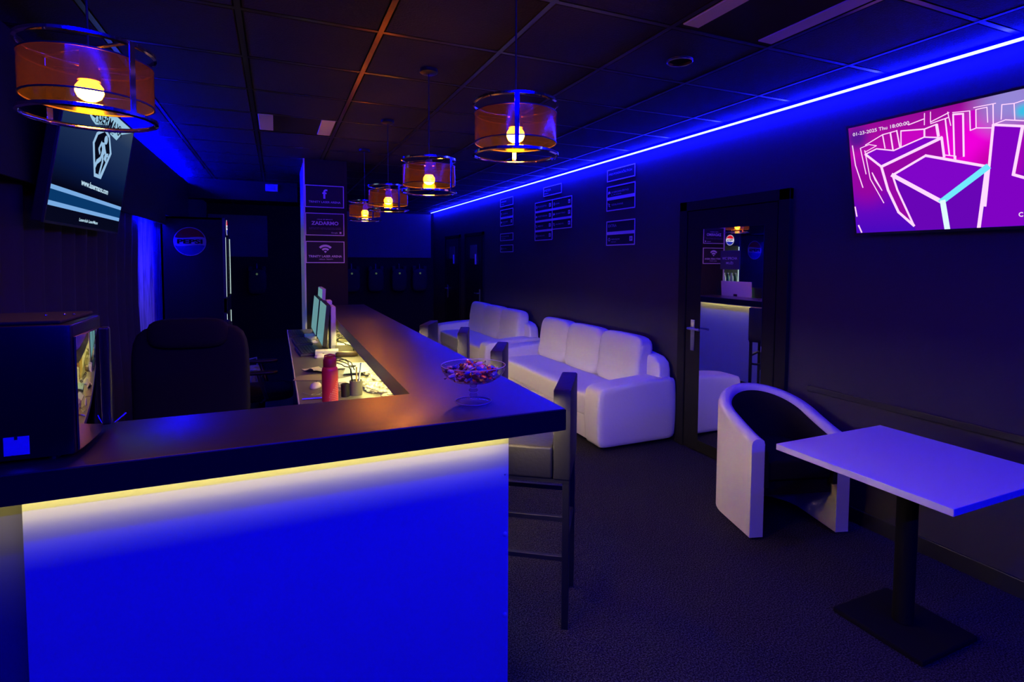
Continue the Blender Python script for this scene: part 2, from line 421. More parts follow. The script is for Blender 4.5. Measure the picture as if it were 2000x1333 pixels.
# right television
tiltR = R(10.074)
up = Vector((-math.sin(tiltR), 0, math.cos(tiltR)))
tvr = tv('television', 'big wall screen showing a magenta neon maze of outlined boxes', (3.17, 2.1681, 1.765), frame_rot((0, -1, 0), up), 1.12, .612, .004, .004)
sm = bpy.data.materials.new('maze_screen'); sm.use_nodes = True; nt = sm.node_tree; nt.nodes.clear()
o_ = nt.nodes.new('ShaderNodeOutputMaterial'); e = nt.nodes.new('ShaderNodeEmission'); e.inputs[1].default_value = TV_S
tc = nt.nodes.new('ShaderNodeTexCoord'); sx = nt.nodes.new('ShaderNodeSeparateXYZ'); nt.links.new(tc.outputs['Object'], sx.inputs[0])
rv = nt.nodes.new('ShaderNodeMapRange'); rv.inputs['From Max'].default_value = .62; nt.links.new(sx.outputs['Y'], rv.inputs['Value'])
c1 = nt.nodes.new('ShaderNodeValToRGB'); els = c1.color_ramp.elements
els[0].position = 0; els[0].color = (*srgb(72, 8, 190), 1); els[1].position = 1; els[1].color = (*srgb(150, 10, 150), 1)
k = els.new(.35); k.color = (*srgb(110, 6, 190), 1); k = els.new(.75); k.color = (*srgb(185, 10, 175), 1)
nt.links.new(rv.outputs[0], c1.inputs[0])
def blob(cx, cy, rad, colr, prev):
    vm = nt.nodes.new('ShaderNodeVectorMath'); vm.operation = 'DISTANCE'; vm.inputs[1].default_value = (cx, cy, 0); nt.links.new(tc.outputs['Object'], vm.inputs[0])
    mr = nt.nodes.new('ShaderNodeMapRange'); mr.interpolation_type = 'SMOOTHSTEP'; mr.inputs['From Min'].default_value = rad; mr.inputs['From Max'].default_value = rad*.15
    nt.links.new(vm.outputs['Value'], mr.inputs['Value'])
    mx = nt.nodes.new('ShaderNodeMix'); mx.data_type = 'RGBA'; mx.inputs['B'].default_value = (*colr, 1)
    nt.links.new(mr.outputs[0], mx.inputs['Factor']); nt.links.new(prev, mx.inputs['A']); return mx.outputs['Result']
p = blob(.59, .40, .22, srgb(240, 0, 220), c1.outputs[0]); p = blob(.09, .30, .20, srgb(150, 5, 160), p); p = blob(.70, .30, .15, srgb(200, 0, 170), p)
p = blob(.76, .58, .20, srgb(150, 135, 215), p); p = blob(.05, .55, .10, srgb(90, 20, 150), p); p = blob(.81, .52, .05, srgb(60, 190, 230), p); p = blob(1.0, .3, .3, srgb(120, 0, 190), p)
nt.links.new(p, e.inputs[0]); nt.links.new(e.outputs[0], o_.inputs[0])
B().box(.004, .004, -.004, 1.124, .616, 0).build('screen', sm, tvr)
MZ = [(11.9, [(92, 453), (175, 370)]), (15.0, [(175, 370), (480, 468)]), (11.4, [(480, 468), (486, 372)]), (6.7, [(92, 453), (156, 472), (246, 446), (401, 487), (480, 468)]), (13.3, [(175, 370), (202, 237), (249, 110), (323, 31)]), (11.6, [(231, 315), (402, 392)]), (12.9, [(402, 392), (668, 294)]), (21.3, [(231, 315), (462, 147)]), (15.7, [(664, 295), (618, 6)]), (9.9, [(231, 315), (251, 232), (323, 31)]), (11.1, [(696, 484), (671, 288), (648, 109)]), (11.0, [(696, 484), (804, 454)]), (12.5, [(804, 454), (763, 243), (801, 224)]), (4.8, [(696, 484), (699, 578)]), (4.7, [(698, 486), (743, 496), (809, 477)]), (4.0, [(727, 502), (732, 567), (777, 561), (777, 490)]), (3.9, [(777, 561), (812, 566)]), (8.1, [(536, 570), (578, 563), (571, 360)]), (7.3, [(536, 570), (531, 355)]), (6.5, [(501, 557), (510, 374)]), (4.9, [(434, 548), (515, 560)]), (13.1, [(461, 536), (466, 480)]), (6.6, [(290, 542), (404, 527), (461, 539)]), (8.3, [(404, 527), (402, 490)]), (5.9, [(290, 542), (285, 458)]), (6.0, [(194, 542), (202, 467)]), (7.6, [(236, 540), (243, 450)]), (6.7, [(269, 549), (279, 459)]), (5.1, [(96, 504), (194, 542), (266, 547)]), (4.8, [(606, 570), (604, 478), (630, 484), (690, 471)]), (4.8, [(631, 570), (628, 484)]), (4.1, [(534, 579), (606, 570)]), (4.0, [(631, 570), (675, 570), (675, 500)]), (4.0, [(622, 581), (709, 579)]), (4.2, [(409, 606), (405, 548)]), (4.1, [(437, 606), (434, 554)]), (5.2, [(66, 492), (87, 342)]), (5.1, [(90, 474), (109, 311), (174, 168)]), (5.1, [(122, 344), (136, 301), (169, 238), (122, 344)]), (6.1, [(21, 514), (30, 400), (63, 268)]), (7.7, [(8, 159), (14, 104)]), (8.5, [(20, 49), (35, 8)]), (4.8, [(486, 381), (537, 366), (536, 348)]), (4.3, [(66, 492), (117, 503), (157, 489), (93, 466)]), (5.0, [(329, 565), (407, 579)]), (4.1, [(513, 587), (523, 519)]), (4.9, [(437, 557), (518, 583)])]
def flat(pts, z): return [(x/1000, y/1000, z) for x, y in pts]
def epoly(name, polys, colr, parent, z, s=1.0):
    bb = B()
    for q in polys: bb.face(flat(q, z))
    return bb.build(name, emis(name+str(colr), srgb(*colr), s), parent, fixn=False)
epoly('box_top', [[(231, 315), (402, 392), (668, 294), (462, 147)], [(92, 453), (156, 472), (246, 446), (401, 487), (480, 468), (175, 370)]], (128, 5, 200), tvr, .0006)
epoly('box_side', [[(175, 370), (480, 468), (486, 372), (402, 392), (231, 315), (323, 31), (249, 110), (202, 237)]], (150, 5, 165), tvr, .0006)
epoly('box_front', [[(231, 315), (462, 147), (482, 6), (330, 6), (323, 31)], [(468, 144), (663, 289), (618, 6), (482, 6)], ], (105, 5, 182), tvr, .0006)
epoly('box_tall', [[(696, 484), (804, 454), (763, 243), (801, 224), (793, 6), (626, 6), (648, 109)]], (128, 2, 195), tvr, .0006)
for q_ in ([(536, 570), (578, 563), (571, 360), (531, 355)], [(609, 570), (632, 570), (630, 484), (604, 478)], [(290, 542), (404, 527), (402, 490), (285, 458)]): epoly('box_back', [q_], (200, 5, 195), tvr, .0006)
for w_, pts in MZ: B().stroke([(x/1000, y/1000) for x, y in pts], w_/1000, .0012).build('outline', emis('maze_outline', srgb(255, 205, 245), 1.15), tvr, fixn=False)
B().stroke([(.462, .147), (.664, .292)], .029, .0014).build('cyan_outline', emis('maze_cyan', srgb(110, 225, 245), 1.1), tvr, fixn=False)
B().stroke([(.468, .147), (.481, .008)], .026, .0016).build('outline_end', emis('maze_end', srgb(215, 240, 255), 1.1), tvr, fixn=False)
tx_m = emis('screen_text', srgb(245, 225, 250), 1.0)
lettering('01-23-2025 Thu 18:00:00', .029, .566, .305, .019, tx_m, tvr, .0018, .012)
lettering('C', .776, .046, .017, .022, tx_m, tvr, .0018, .03)
# left television
upL = Vector((.16419, 0, .98643))
tvl = tv('television', 'tilted hanging screen with running figure badge and pale blue stripes', (-1.0, 3.295, 1.764), frame_rot((0, 1, 0), upL), 1.275, .70, -.06, .015)
sm = bpy.data.materials.new('advert_screen'); sm.use_nodes = True; nt = sm.node_tree; nt.nodes.clear()
o_ = nt.nodes.new('ShaderNodeOutputMaterial'); e = nt.nodes.new('ShaderNodeEmission'); e.inputs[1].default_value = 1
tc = nt.nodes.new('ShaderNodeTexCoord'); sx = nt.nodes.new('ShaderNodeSeparateXYZ'); nt.links.new(tc.outputs['Object'], sx.inputs[0])
rv = nt.nodes.new('ShaderNodeMapRange'); rv.inputs['From Max'].default_value = .72; nt.links.new(sx.outputs['Y'], rv.inputs['Value'])
c1 = nt.nodes.new('ShaderNodeValToRGB'); els = c1.color_ramp.elements
els[0].position = 0; els[0].color = (*srgb(6, 8, 30), 1); els[1].position = 1; els[1].color = (*srgb(62, 78, 100), 1)
k = els.new(.28); k.color = (*srgb(4, 6, 26), 1); k = els.new(.45); k.color = (*srgb(8, 24, 66), 1); k = els.new(.8); k.color = (*srgb(32, 52, 88), 1)
nt.links.new(rv.outputs[0], c1.inputs[0]); nt.links.new(c1.outputs[0], e.inputs[0]); nt.links.new(e.outputs[0], o_.inputs[0])
B().box(-.06, .015, -.004, 1.215, .715, 0).build('screen', sm, tvl)
pale = (150, 190, 225)
epoly('stripe', [[(-58, 189), (1212, 189), (1212, 167), (-58, 167)], [(-58, 112), (1212, 112), (1212, 89), (-58, 89)]], (120, 170, 225), tvl, .001)
epoly('band', [[(-58, 167), (1212, 167), (1212, 112), (-58, 112)]], (8, 55, 105), tvl, .0008)
epoly('badge_edge', [[(463, 548), (423, 483), (538, 307), (671, 309), (797, 484), (706, 579), (600, 600)]], pale, tvl, .0010)
epoly('badge_field', [[(491, 540), (455, 485), (556, 328), (640, 330), (757, 482), (690, 562), (600, 580)]], (6, 8, 24), tvl, .0014)
bb = B()
bb.face([(.646+.034*math.cos(a*PI/8), .540+.026*math.sin(a*PI/8), .0018) for a in range(16)])
bb.face(flat([(560, 512), (628, 520), (664, 486), (655, 455), (628, 440), (600, 452), (598, 480)], .0018))
for pts, w_ in (([(.612, .455), (.60, .42), (.545, .393), (.53, .372)], .03), ([(.628, .45), (.645, .41), (.63, .36), (.625, .338)], .028), ([(.655, .48), (.69, .455), (.725, .462)], .022), ([(.575, .51), (.545, .47), (.57, .45)], .022), ([(.67, .44), (.70, .432)], .03)):
    bb.stroke(pts, w_, .0018)
bb.build('running_figure', emis('badge_figure', srgb(*pale), 1), tvl, fixn=False)
epoly('banner', [[(262, 622), (352, 592), (420, 582), (700, 640), (702, 588), (850, 580), (930, 632), (1205, 704), (1205, 713), (668, 713)]], (150, 196, 222), tvl, .0012)
lettering('LASERMAXX', .34, .612, .62, .066, emis('advert_dark', srgb(12, 16, 34), 1), tvl, .0020, .02, shear=.3)
lettering('LASERTAG', .40, .594, .36, .018, emis('advert_dark', srgb(12, 16, 34), 1), tvl, .0020, .01)
lettering('www.lasermaxx.com', .345, .234, .51, .034, emis('advert_text', srgb(190, 225, 245), 1), tvl, .0018, .03)
lettering('Laserclub LaserMaxx', .413, .040, .34, .018, emis('advert_text', srgb(190, 225, 245), 1), tvl, .0018, .02)
B().cyl((-.97, 4.0, 2.3), (-.97, 4.0, 2.30), .01) if False else None
tb = B().tube([(-1.03, 3.9, 2.2), (-1.03, 3.9, ZC-.004)], .02).build('ceiling_bracket', metal_b, tvl)
tb.matrix_parent_inverse = (Matrix.Translation(tvl.location) @ tvl.rotation_euler.to_matrix().to_4x4()).inverted()

# ------------------------------------------------------------------ right wall signs
def board(y0, y1, z0, z1, label, rows, cols=None, group=None):
    """framed board; y0 is its far end; rows: list of (height share, [texts])"""
    w, h = y0-y1, z1-z0
    t = thing('sign_board', label, 'sign', (XR, y0, z0), ROT_RW, group)
    B().box(0, 0, 0, w, h, .006).build('backing', sign_m, t)
    f = .011
    B().box(0, 0, .004, w, f, .009).box(0, h-f, .004, w, h, .009).box(0, f, .004, f, h-f, .009).box(w-f, f, .004, w, h-f, .009).build('border', ink_m, t)
    n = len(rows); rh = h/n
    for i, r_ in enumerate(rows):
        zt = h-rh*i
        if i: B().box(f, zt-.016, .004, w-f, zt+.016, .0095).build('divider', ink_m, t)
        r_(t, 0, zt-rh, w, rh)
    return t
def head(txt, sub=None, wd=.4):
    def fn(t, x, y, w, h):
        lettering(txt, x+.05*w+.01, y+h*.50, w*wd, h*.22, inkdim_m, t, .0075, .02)
        if sub: lettering(sub, x+.05*w+.01, y+h*.22, w*wd*.6, h*.13, inkdim_m, t, .0075, .01)
    return fn
def row(txt, wd=.42, price=None, icon=0, sub=None):
    def fn(t, x, y, w, h):
        if icon == 0: B().lathe([(.012, 0), (.018, 0), (.018, .001), (.012, .001)], (x+w*.09+.008, y+h*.5, .0068), 14, True).build('icon', ink_m, t)
        elif icon == 1: B().face([(x+w*.05, y+h*.36, .0075), (x+w*.15, y+h*.44, .0075), (x+w*.12, y+h*.6, .0075), (x+w*.06, y+h*.58, .0075)]).build('icon', ink_m, t, fixn=False)
        elif icon == 2: B().stroke([(x+w*.06, y+h*.62), (x+w*.12, y+h*.55), (x+w*.08, y+h*.45), (x+w*.13, y+h*.36)], .008, .0075).build('icon', ink_m, t, fixn=False)
        lettering(txt, x+w*.18, y+h*.42, w*wd, h*.17, inkdim_m, t, .0075, .02)
        if sub: lettering(sub, x+w*.18, y+h*.24, w*wd*.6, h*.10, inkdim_m, t, .0075, .0)
        if price:
            B().box(x+w*.82, y+h*.32, .006, x+w*.92, y+h*.68, .0085, .0015, 1).build('price_tag', ink_m, t)
            lettering(price, x+w*.838, y+h*.42, w*.064, h*.16, sign_m, t, .0095, .02)
    return fn
board(7.933, 7.43, 2.42, 2.546, 'topmost small header sign of the farthest sign column', [head('VSTUPNÉ', 'CENNÍK')])
board(7.932, 7.43, 2.119, 2.375, 'two-row framed sign second from top in the farthest sign column', [row('ARÉNA', icon=2), row('VOUCHER', price='5', sub='DARČEK', icon=1)])
board(7.928, 7.426, 1.893, 2.009, 'single header sign third from top in the farthest sign column', [head('HODINOVÉ', 'VSTUPY', .6)])
board(7.926, 7.425, 1.718, 1.831, 'lowest small framed sign of the farthest sign column', [row('2 € / h', .3)])
board(6.435, 5.939, 2.427, 2.55, 'header sign above the stepped menu sign on the wall', [head('PIZZA', 'MENU', .36)])
# stepped menu board: two columns joined
t = thing('sign_board', 'large stepped menu sign with seven price boxes in two columns', 'sign', (XR, 6.686, 1.859), ROT_RW)
B().box(0, 0, 0, .504, .513, .006).box(.504, .128, 0, 1.005, .513, .006).build('backing', sign_m, t)
f = .011
B().box(0, 0, .004, .504, f, .009).box(0, .502, .004, 1.005, .513, .009).box(0, f, .004, f, .502, .009).box(.498, f, .004, .51, .502, .0092).box(.994, .128, .004, 1.005, .502, .009).box(.51, .128, .004, .994, .139, .009).build('border', ink_m, t)
NM = [('PROSCIUTTO', .5, '6'), ('VEGETARIANA', .55, '6'), ('MEXI', .3, '7'), ('ŠUNKOVÁ', .4, '6')]
for i, (s_, wd, pr) in enumerate(NM):
    if i: B().box(f, .513-.128*i-.014, .004, .498, .513-.128*i+.014, .0095).build('divider', ink_m, t)
    row(s_, wd, pr, i % 3)(t, 0, .513-.128*(i+1), .504, .128)
for i, (s_, wd, pr) in enumerate([('LÁVA', .2, '6'), ('QUATTRO', .5, '7'), ('SALÁMOVÁ', .42, '6')]):
    if i: B().box(.51, .513-.128*i-.014, .004, .994, .513-.128*i+.014, .0095).build('divider', ink_m, t)
    row(s_, wd, pr, i % 3)(t, .504, .513-.128*(i+1), .50, .128)
board(4.937, 4.445, 2.425, 2.552, 'blue-lit header sign topmost of the sign column nearest the mirror door', [head('PRE POKROČILÝCH', None, .82)])
board(4.941, 4.438, 2.117, 2.376, 'two-row framed sign in the middle of the sign column nearest the mirror door', [row('DOBRODRUŽSTVO', .6, icon=1, sub='LASER'), row('VZDELÁVANIE', .42, icon=2)])
board(4.937, 4.433, 1.755, 2.013, 'two-row framed sign reading EXTRA, lowest of the column nearest the mirror door', [head('EXTRA', None, .3), row('PRENÁJOM', .3, '20', 0, 'MIESTNOSTI')])

# three notices on the stub wall
def notice(z0, h, label):
    t = thing('notice_board', label, 'sign', (.291, 6.2, z0), ROT_FR)
    w = .396
    B().box(0, 0, 0, w, h, .008, .002, 1).build('backing', sign_m, t)
    f = .008
    B().box(0, 0, .006, w, f, .011).box(0, h-f, .006, w, h, .011).box(0, f, .006, f, h-f, .011).box(w-f, f, .006, w, h-f, .011).build('border', ink_m, t)
    return t, w
t, w = notice(2.152, .236, 'topmost notice on the stub wall with a white f emblem')
lettering('f', w*.44, .095, .052, .10, ink_m, t, .0115, .022, 'emblem')
lettering('TRINITY LASER ARENA', w*.09, .048, w*.82, .022, ink_m, t, .0115, .01)
t, w = notice(1.853, .24, 'middle notice on the stub wall reading ZADARMO')
lettering('HRAJ 30 MINÚT', w*.3, .165, w*.40, .014, ink_m, t, .0115, .01)
lettering('ZADARMO', w*.15, .112, w*.70, .040, ink_m, t, .0115, .03)
for i in range(2): lettering(['za každú recenziu a zdieľanie našej stránky s priateľmi', 'získaš jednu hru v laser aréne zadarmo pri návšteve'][i], w*.09, .079-.014*i, w*.82, .008, inkdim_m, t, .0115)
lettering('Google', w*.66, .022, w*.17, .016, ink_m, t, .0115)
B().box(w*.875, .022, .008, w*.925, .042, .0115, .001, 1).build('emblem', ink_m, t)
t, w = notice(1.558, .234, 'lowest notice on the stub wall with a wireless symbol')
bb = B()
def arc(r0, r1, a0, a1, cx, cy, z, n=14):
    o = [(cx+r1*math.cos(R(a0+(a1-a0)*i/n)), cy+r1*math.sin(R(a0+(a1-a0)*i/n)), z) for i in range(n+1)]
    i_ = [(cx+r0*math.cos(R(a0+(a1-a0)*i/n)), cy+r0*math.sin(R(a0+(a1-a0)*i/n)), z) for i in range(n+1)]
    for q in range(n): bb.face([i_[q], o[q], o[q+1], i_[q+1]])
cx, cy = w*.5, .108
arc(0, .022, 48, 132, cx, cy, .0115); arc(.034, .055, 46, 134, cx, cy, .0115); arc(.067, .09, 44, 136, cx, cy, .0115)
bb.build('wireless_symbol', ink_m, t, fixn=False)
lettering('TRINITY LASER ARENA', w*.07, .060, w*.86, .024, ink_m, t, .0115, .02)
lettering('HESLO: TRINITY', w*.34, .034, w*.36, .012, ink_m, t, .0115)

# ------------------------------------------------------------------ doors
def lever(parent, y, z, s=-1, x=XR-.045, zoff=0):
    """plate with a lever, on the right wall; the lever points along s*y"""
    B().box(x-.006, y-.022, z-.19, x+.004, y+.022, z+.07, .003, 1).build('handle_plate', steel, parent, world=True)
    bb = B(); bb.cyl((x-.004, y, z), (x-.05, y, z), .011, n=12); bb.tube([(x-.048, y-.01*s, z), (x-.052, y+.03*s, z), (x-.05, y+.13*s, z)], .010, 10)
    bb.build('handle', steel, parent, 40, world=True)
d1 = sroot('door_1', (XR, 3.2, 0))
B().box(XR-.035, 2.66, 0, XR, 2.75, 2.10, .004).box(XR-.035, 3.67, 0, XR, 3.76, 2.10, .004).box(XR-.035, 2.66, 2.02, XR, 3.76, 2.10, .004).build('frame', blackmat_m, d1, world=True)
B().box(XR-.03, 2.76, .01, XR-.004, 3.66, 2.015, .003).build('leaf', blackmat_m, d1, world=True)
B().box(XR-.036, 2.865, .10, XR-.03, 3.485, 1.86, .002, 1).build('mirror_panel', mirror_m, d1, world=True)
lever(d1, 3.57, 1.035, -1, XR-.034)
plate = thing('door_sign', 'small dark sign with pale lettering stuck on the mirror of the door', 'sign', (XR-.0365, 3.27, 1.535), ROT_RW)
B().box(0, 0, 0, .19, .145, .006, .001, 1).build('plate', mat('grey_plate', (.05, .055, .07), .5), plate)
lettering('WC SPRCHA', .02, .075, .15, .02, ink_m, plate, .0065, .01)
lettering('MUŽI', .06, .04, .07, .022, ink_m, plate, .0065, .01)
for i, (y0, nm, hy, s_) in enumerate(((8.72, 'door_2', 8.82, 1), (10.0, 'door_3', 10.72, -1))):
    d = sroot(nm, (XR, y0, 0))
    B().box(XR-.03, y0-.06, 0, XR, y0, 2.08, .003).box(XR-.03, y0+.85, 0, XR, y0+.91, 2.08, .003).box(XR-.03, y0-.06, 2.02, XR, y0+.91, 2.08, .003).build('frame', blackmat_m, d, world=True)
    B().box(XR-.025, y0+.005, .01, XR-.004, y0+.845, 2.015, .003).build('leaf', black_m, d, world=True)
    lever(d, hy, 1.02, s_, XR-.028)
    B().box(XR-.03, y0+.25, 1.62, XR-.024, y0+.6, 1.86, .002, 1).build('notice', mat('grey_notice', (.2, .2, .22), .6), d, world=True)
    B().box(XR-.05, y0+.27, 1.52, XR-.024, y0+.30, 1.70, .004, 1).build('pull_bar', white_m, d, world=True)

# ------------------------------------------------------------------ bar counter
ZT, ZU = 1.10, 1.024
bar = thing('bar_counter', 'L-shaped bar counter with black worktop and glowing white front', 'counter', (.742, 1.734, 0))
pts = [(-.95, 1.591), (.888, 1.591), (.888, 6.195), (.452, 6.195), (.452, 1.985), (-.95, 1.985)]
bb = B().prism([(x, y, ZU) for x, y in pts], (0, 0, ZT-ZU))
bmesh.ops.bevel(bb.bm, geom=bb.bm.edges[:], offset=.003, segments=2, affect='EDGES', profile=.5)
bb.build('worktop', top_m, bar, 30, world=True)
B().box(-.604, 1.734, .0, .742, 1.752, ZU, .0015, 1).build('front_panel', panel_m, bar, world=True)
B().box(-.95, 1.775, .0, -.608, 1.79, ZU, .0015, 1).build('corner_panel', greypanel_m, bar, world=True)
B().box(.724, 1.7525, .0, .742, 6.195, ZU, .0015, 1).build('side_panel', panel_m, bar, world=True)
B().box(-.95, 1.93, .0, .45, 1.945, ZU, .0015, 1).build('inner_panel', blackmat_m, bar, world=True)
for z in (.63, .335): B().sphere((.728, 1.731, z), .0085, (1, .7, 1), 12)  .build('screw_cap', white_m, bar, 180, world=True)  # white colour stands in for the glints on the screw heads
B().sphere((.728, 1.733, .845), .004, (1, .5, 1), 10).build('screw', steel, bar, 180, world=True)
def strip(p0, p1, out, tilt, wdt, m, name='light_strip'):
    """flat luminous tape from p0 to p1 facing down, turned by tilt towards out"""
    p0, p1, out = Vector(p0), Vector(p1), Vector(out); n = max(1, int((p1-p0).length/.5))
    a = out*math.cos(tilt)+Vector((0, 0, 1))*math.sin(tilt)   # across the tape
    nd = out*math.sin(tilt)-Vector((0, 0, 1))*math.cos(tilt)
    bb = B(); d = (p1-p0)/n
    for k in range(n):
        q = p0+d*k
        bb.face([q-a*wdt/2, q+d-a*wdt/2, q+d+a*wdt/2, q+a*wdt/2])
    bmesh.ops.remove_doubles(bb.bm, verts=bb.bm.verts[:], dist=1e-5)
    for f_ in bb.bm.faces:
        f_.normal_update()
        if f_.normal.dot(nd) < 0: f_.normal_flip()
    h = B()
    for k in range(n):
        q = p0+d*k-nd*.0006; e_ = a*(wdt/2+.001)
        h.prism([q-e_, q+d-e_, q+d+e_, q+e_], -nd*.003)
    h.build('strip_housing', blackmat_m, bar, world=True)
    return bb.build(name, m, bar, world=True, fixn=False)
strip((-.94, 1.682, 1.019), (.735, 1.682, 1.019), (0, -1, 0), R(0), .008, led_front)
B().box(-.945, 1.668, .997, .738, 1.690, 1.0).box(-.945, 1.668, .997, -.942, 1.690, 1.024).box(.735, 1.668, .997, .738, 1.690, 1.024).build('added_shield', steel, bar, world=True)  # unseen plate, added to hold the warm light to the panel's top
strip((.763, 1.70, 1.010), (.763, 6.15, 1.010), (1, 0, 0), R(90), .012, led_side)
B().box(.80, 1.70, 1.008, .803, 6.15, 1.024).build('added_lip', steel, bar, world=True)  # unseen lip, added to keep the warm light off the right wall
strip((.757, 1.70, 1.019), (.757, 6.15, 1.019), (1, 0, 0), R(0), .008, led_front)  # second tape, added to give the side panel its bright top line
strip((.50, 2.0, 1.018), (.50, 6.15, 1.018), (-1, 0, 0), R(0), .012, led_desk)
B().box(-.95, 1.588, ZU+.003, .8895, 1.591, ZT-.004).box(.888, 1.588, ZU+.003, .8895, 6.19, ZT-.004).build('edge_band', mat('added_matt_black', (.012, .011, .012), .6, spec=.15), bar, world=True)  # matt band added to keep blue sheen off the worktop's edge
# inner desk
dk = thing('desk', 'low staff desk running behind the bar, grey top', 'desk', (.4, 4, 0))
B().box(.10, 1.96, .825, .722, 6.19, .85, .003).build('desktop', desk_m, dk, world=True)
B().box(.094, 1.96, .822, .10, 6.19, .853).build('edge_band', white_m, dk, world=True)
for y in (1.98, 3.2, 4.5, 6.15): B().box(.14, y, 0, .70, y+.02, .825).build('leg_panel', greypanel_m, dk, world=True)

# ------------------------------------------------------------------ pendants
def make_pendant(label, x, y, ang):
    t = thing('pendant_lamp', label, 'pendant lamp', (x, y, 1.972), (0, 0, ang), 'pendant lamps over the bar')
    for z in (0, .180):
        B().lathe([(.148, z), (.155, z+.003), (.155, z+.011), (.148, z+.013), (.145, z+.007)], n=64, close=True).build('ring', chrome, t, 50)
    B().lathe([(.1475, .048), (.1475, .152), (.1460, .152), (.1460, .048)], n=64, close=True).build('shade', amber_m, t, 50)
    for z in (.046, .150): B().lathe([(.1448, z), (.1482, z), (.1482, z+.004), (.1448, z+.004)], n=64, close=True).build('shade_rim', mat('bronze_rim', (.10, .06, .04), .35, metal=.6), t, 50)
    for s_ in (1, -1): B().box(s_*.153-.002, -.008, .004, s_*.153+.002, .008, .19, .0008, 1).build('upright', chrome, t)
    B().box(-.153, -.006, .188, .153, .006, .193, .001, 1).build('cross_bar', chrome, t)
    B().lathe([(0, .19), (.016, .19), (.02, .18), (.02, .145), (.026, .115), (.026, .104), (0, .104)], n=24).build('lamp_holder', mat('satin_holder', (.3, .3, .32), .3, metal=.6), t, 40)
    B().lathe([(0, .050), (.014, .052), (.026, .060), (.032, .074), (.031, .088), (.024, .098), (.018, .104)], n=24).build('bulb', bulb_m, t, 180)
    B().cyl((0, 0, .19), (0, 0, ZC-1.972-.02), .003, n=8).build('cord', cord_m, t)
    B().lathe([(0, ZC-1.972-.004), (.05, ZC-1.972-.004), (.05, ZC-1.972-.022), (.04, ZC-1.972-.028), (0, ZC-1.972-.028)], n=28).build('canopy', black_m, t, 40)
    return t
p1 = make_pendant('amber pendant lamp over the front run of the bar, by the tilted screen', -.454, 1.823, R(-40))
for (y, a, lab) in ((1.82, -112, 'amber pendant lamp above the glass candy bowl, nearest over the long bar'), (3.03, -53, 'second amber pendant lamp from the candy bowl over the long bar'),
                    (4.25, -70, 'third amber pendant lamp from the candy bowl over the long bar'), (5.45, -70, 'farthest and smallest amber pendant lamp over the long bar')):
    c = copy_tree(p1); c.location = (.80, y, 1.972); c.rotation_euler = (0, 0, R(a)); c['label'] = lab

# ------------------------------------------------------------------ sofas
def make_sofa(label):
    t = thing('sofa', label, 'sofa', (2.85, 5.0, 0), group='white sofas along the wall')
    y0, y1, xf, xb = 3.77, 6.20, 2.43, 3.215
    k = dict(parent=t, world=True)
    B().box(xf+.035, y0+.03, .035, xb-.02, y1-.03, .26, .02, 2).build('base', leather_w, t, 40, world=True)
    B().soft(((xf+.03+3.0)/2, (y0+y1)/2, .345), (.60, y1-y0-.42, .21), 12, 12).build('seat_cushion', leather_w, t, 180, world=True)
    n = 3; bw = (y1-y0-.44)/n
    Mt = Matrix.Translation((3.0, 0, .42)) @ Matrix.Rotation(R(9), 4, 'Y') @ Matrix.Translation((-3.0, 0, -.42))
    for i in range(n):
        yc = y0+.22+bw*(i+.5)
        bb = B().soft((3.0, yc, .665), (.19, bw+.012, .50), 5.5, 10, Mt)
        for v in bb.bm.verts:   # seam across the lower third and a dent in the middle of the cushion
            dz = (v.co.z-.60)/.05; v.co.x += .012*math.exp(-dz*dz)
        bb.build('back_cushion', leather_w, t, 180, world=True)
    B().soft((3.135, (y0+y1)/2, .40), (.16, y1-y0-.10, .74), 9, 10).build('back_frame', leather_w, t, 180, world=True)
    for yc in (y0+.12, y1-.12):
        bb = B().soft(((xf+xb)/2, yc, .305), (xb-xf, .24, .545), 16, 14)
        for v in bb.bm.verts:
            h = (v.co.z-.03)/.55
            f_ = (xb-v.co.x)/(xb-xf)
            v.co.x += -.03*math.sin(PI*min(1, max(0, h)))*(f_-.5)*2*.6     # bowed front
            v.co.z -= .05*f_*f_*max(0, h) if h > .5 else 0
        bb.build('arm', leather_w, t, 180, world=True)
    for x in (xf+.08, xb-.08):
        for y in (y0+.1, y1-.1): B().cyl((x, y, 0), (x, y, .05), .022, .026, 12).build('foot', black_m, t, world=True)
    return t
s1 = make_sofa('white leather three-seat sofa standing next to the mirror door')
s2 = copy_tree(s1); s2.location = (2.85, 7.65, 0); s2['label'] = 'farther white leather sofa, smaller in view, by the far doors'

# ------------------------------------------------------------------ tub armchair
ch = thing('armchair', 'white tub armchair with black lining beside the white table', 'armchair', (2.85, 2.46, 0), (0, 0, R(-16)))
# local: front is -y
def tub_path():
    P = []
    for i in range(7): P.append((-.265, -.31+.31*i/7, (-1, 0)))
    for i in range(29):
        a = PI-PI*i/28; P.append((.265*math.cos(a), .265*math.sin(a), (math.cos(a), math.sin(a))))
    for i in range(7): P.append((.265, -.31*(i+1)/7, (1, 0)))
    return P
def tub(prof_fn):
    bb = B(); rows = []
    P = tub_path(); N = len(P)
    for i, (x, y, nrm) in enumerate(P):
        s_ = (y+.31)/.575            # 0 at arm fronts, 1 at the back
        rows.append([bb.bm.verts.new((x+nrm[0]*o, y+nrm[1]*o, z)) for o, z in prof_fn(s_)])
    m_ = len(rows[0])
    for a, b_ in zip(rows, rows[1:]):
        for k in range(m_): bb.bm.faces.new([a[k], b_[k], b_[(k+1) % m_], a[(k+1) % m_]])
    bb.bm.faces.new(rows[0]); bb.bm.faces.new(rows[-1][::-1])
    return bb
def topz(s_): return .585+.185*(s_**1.25)
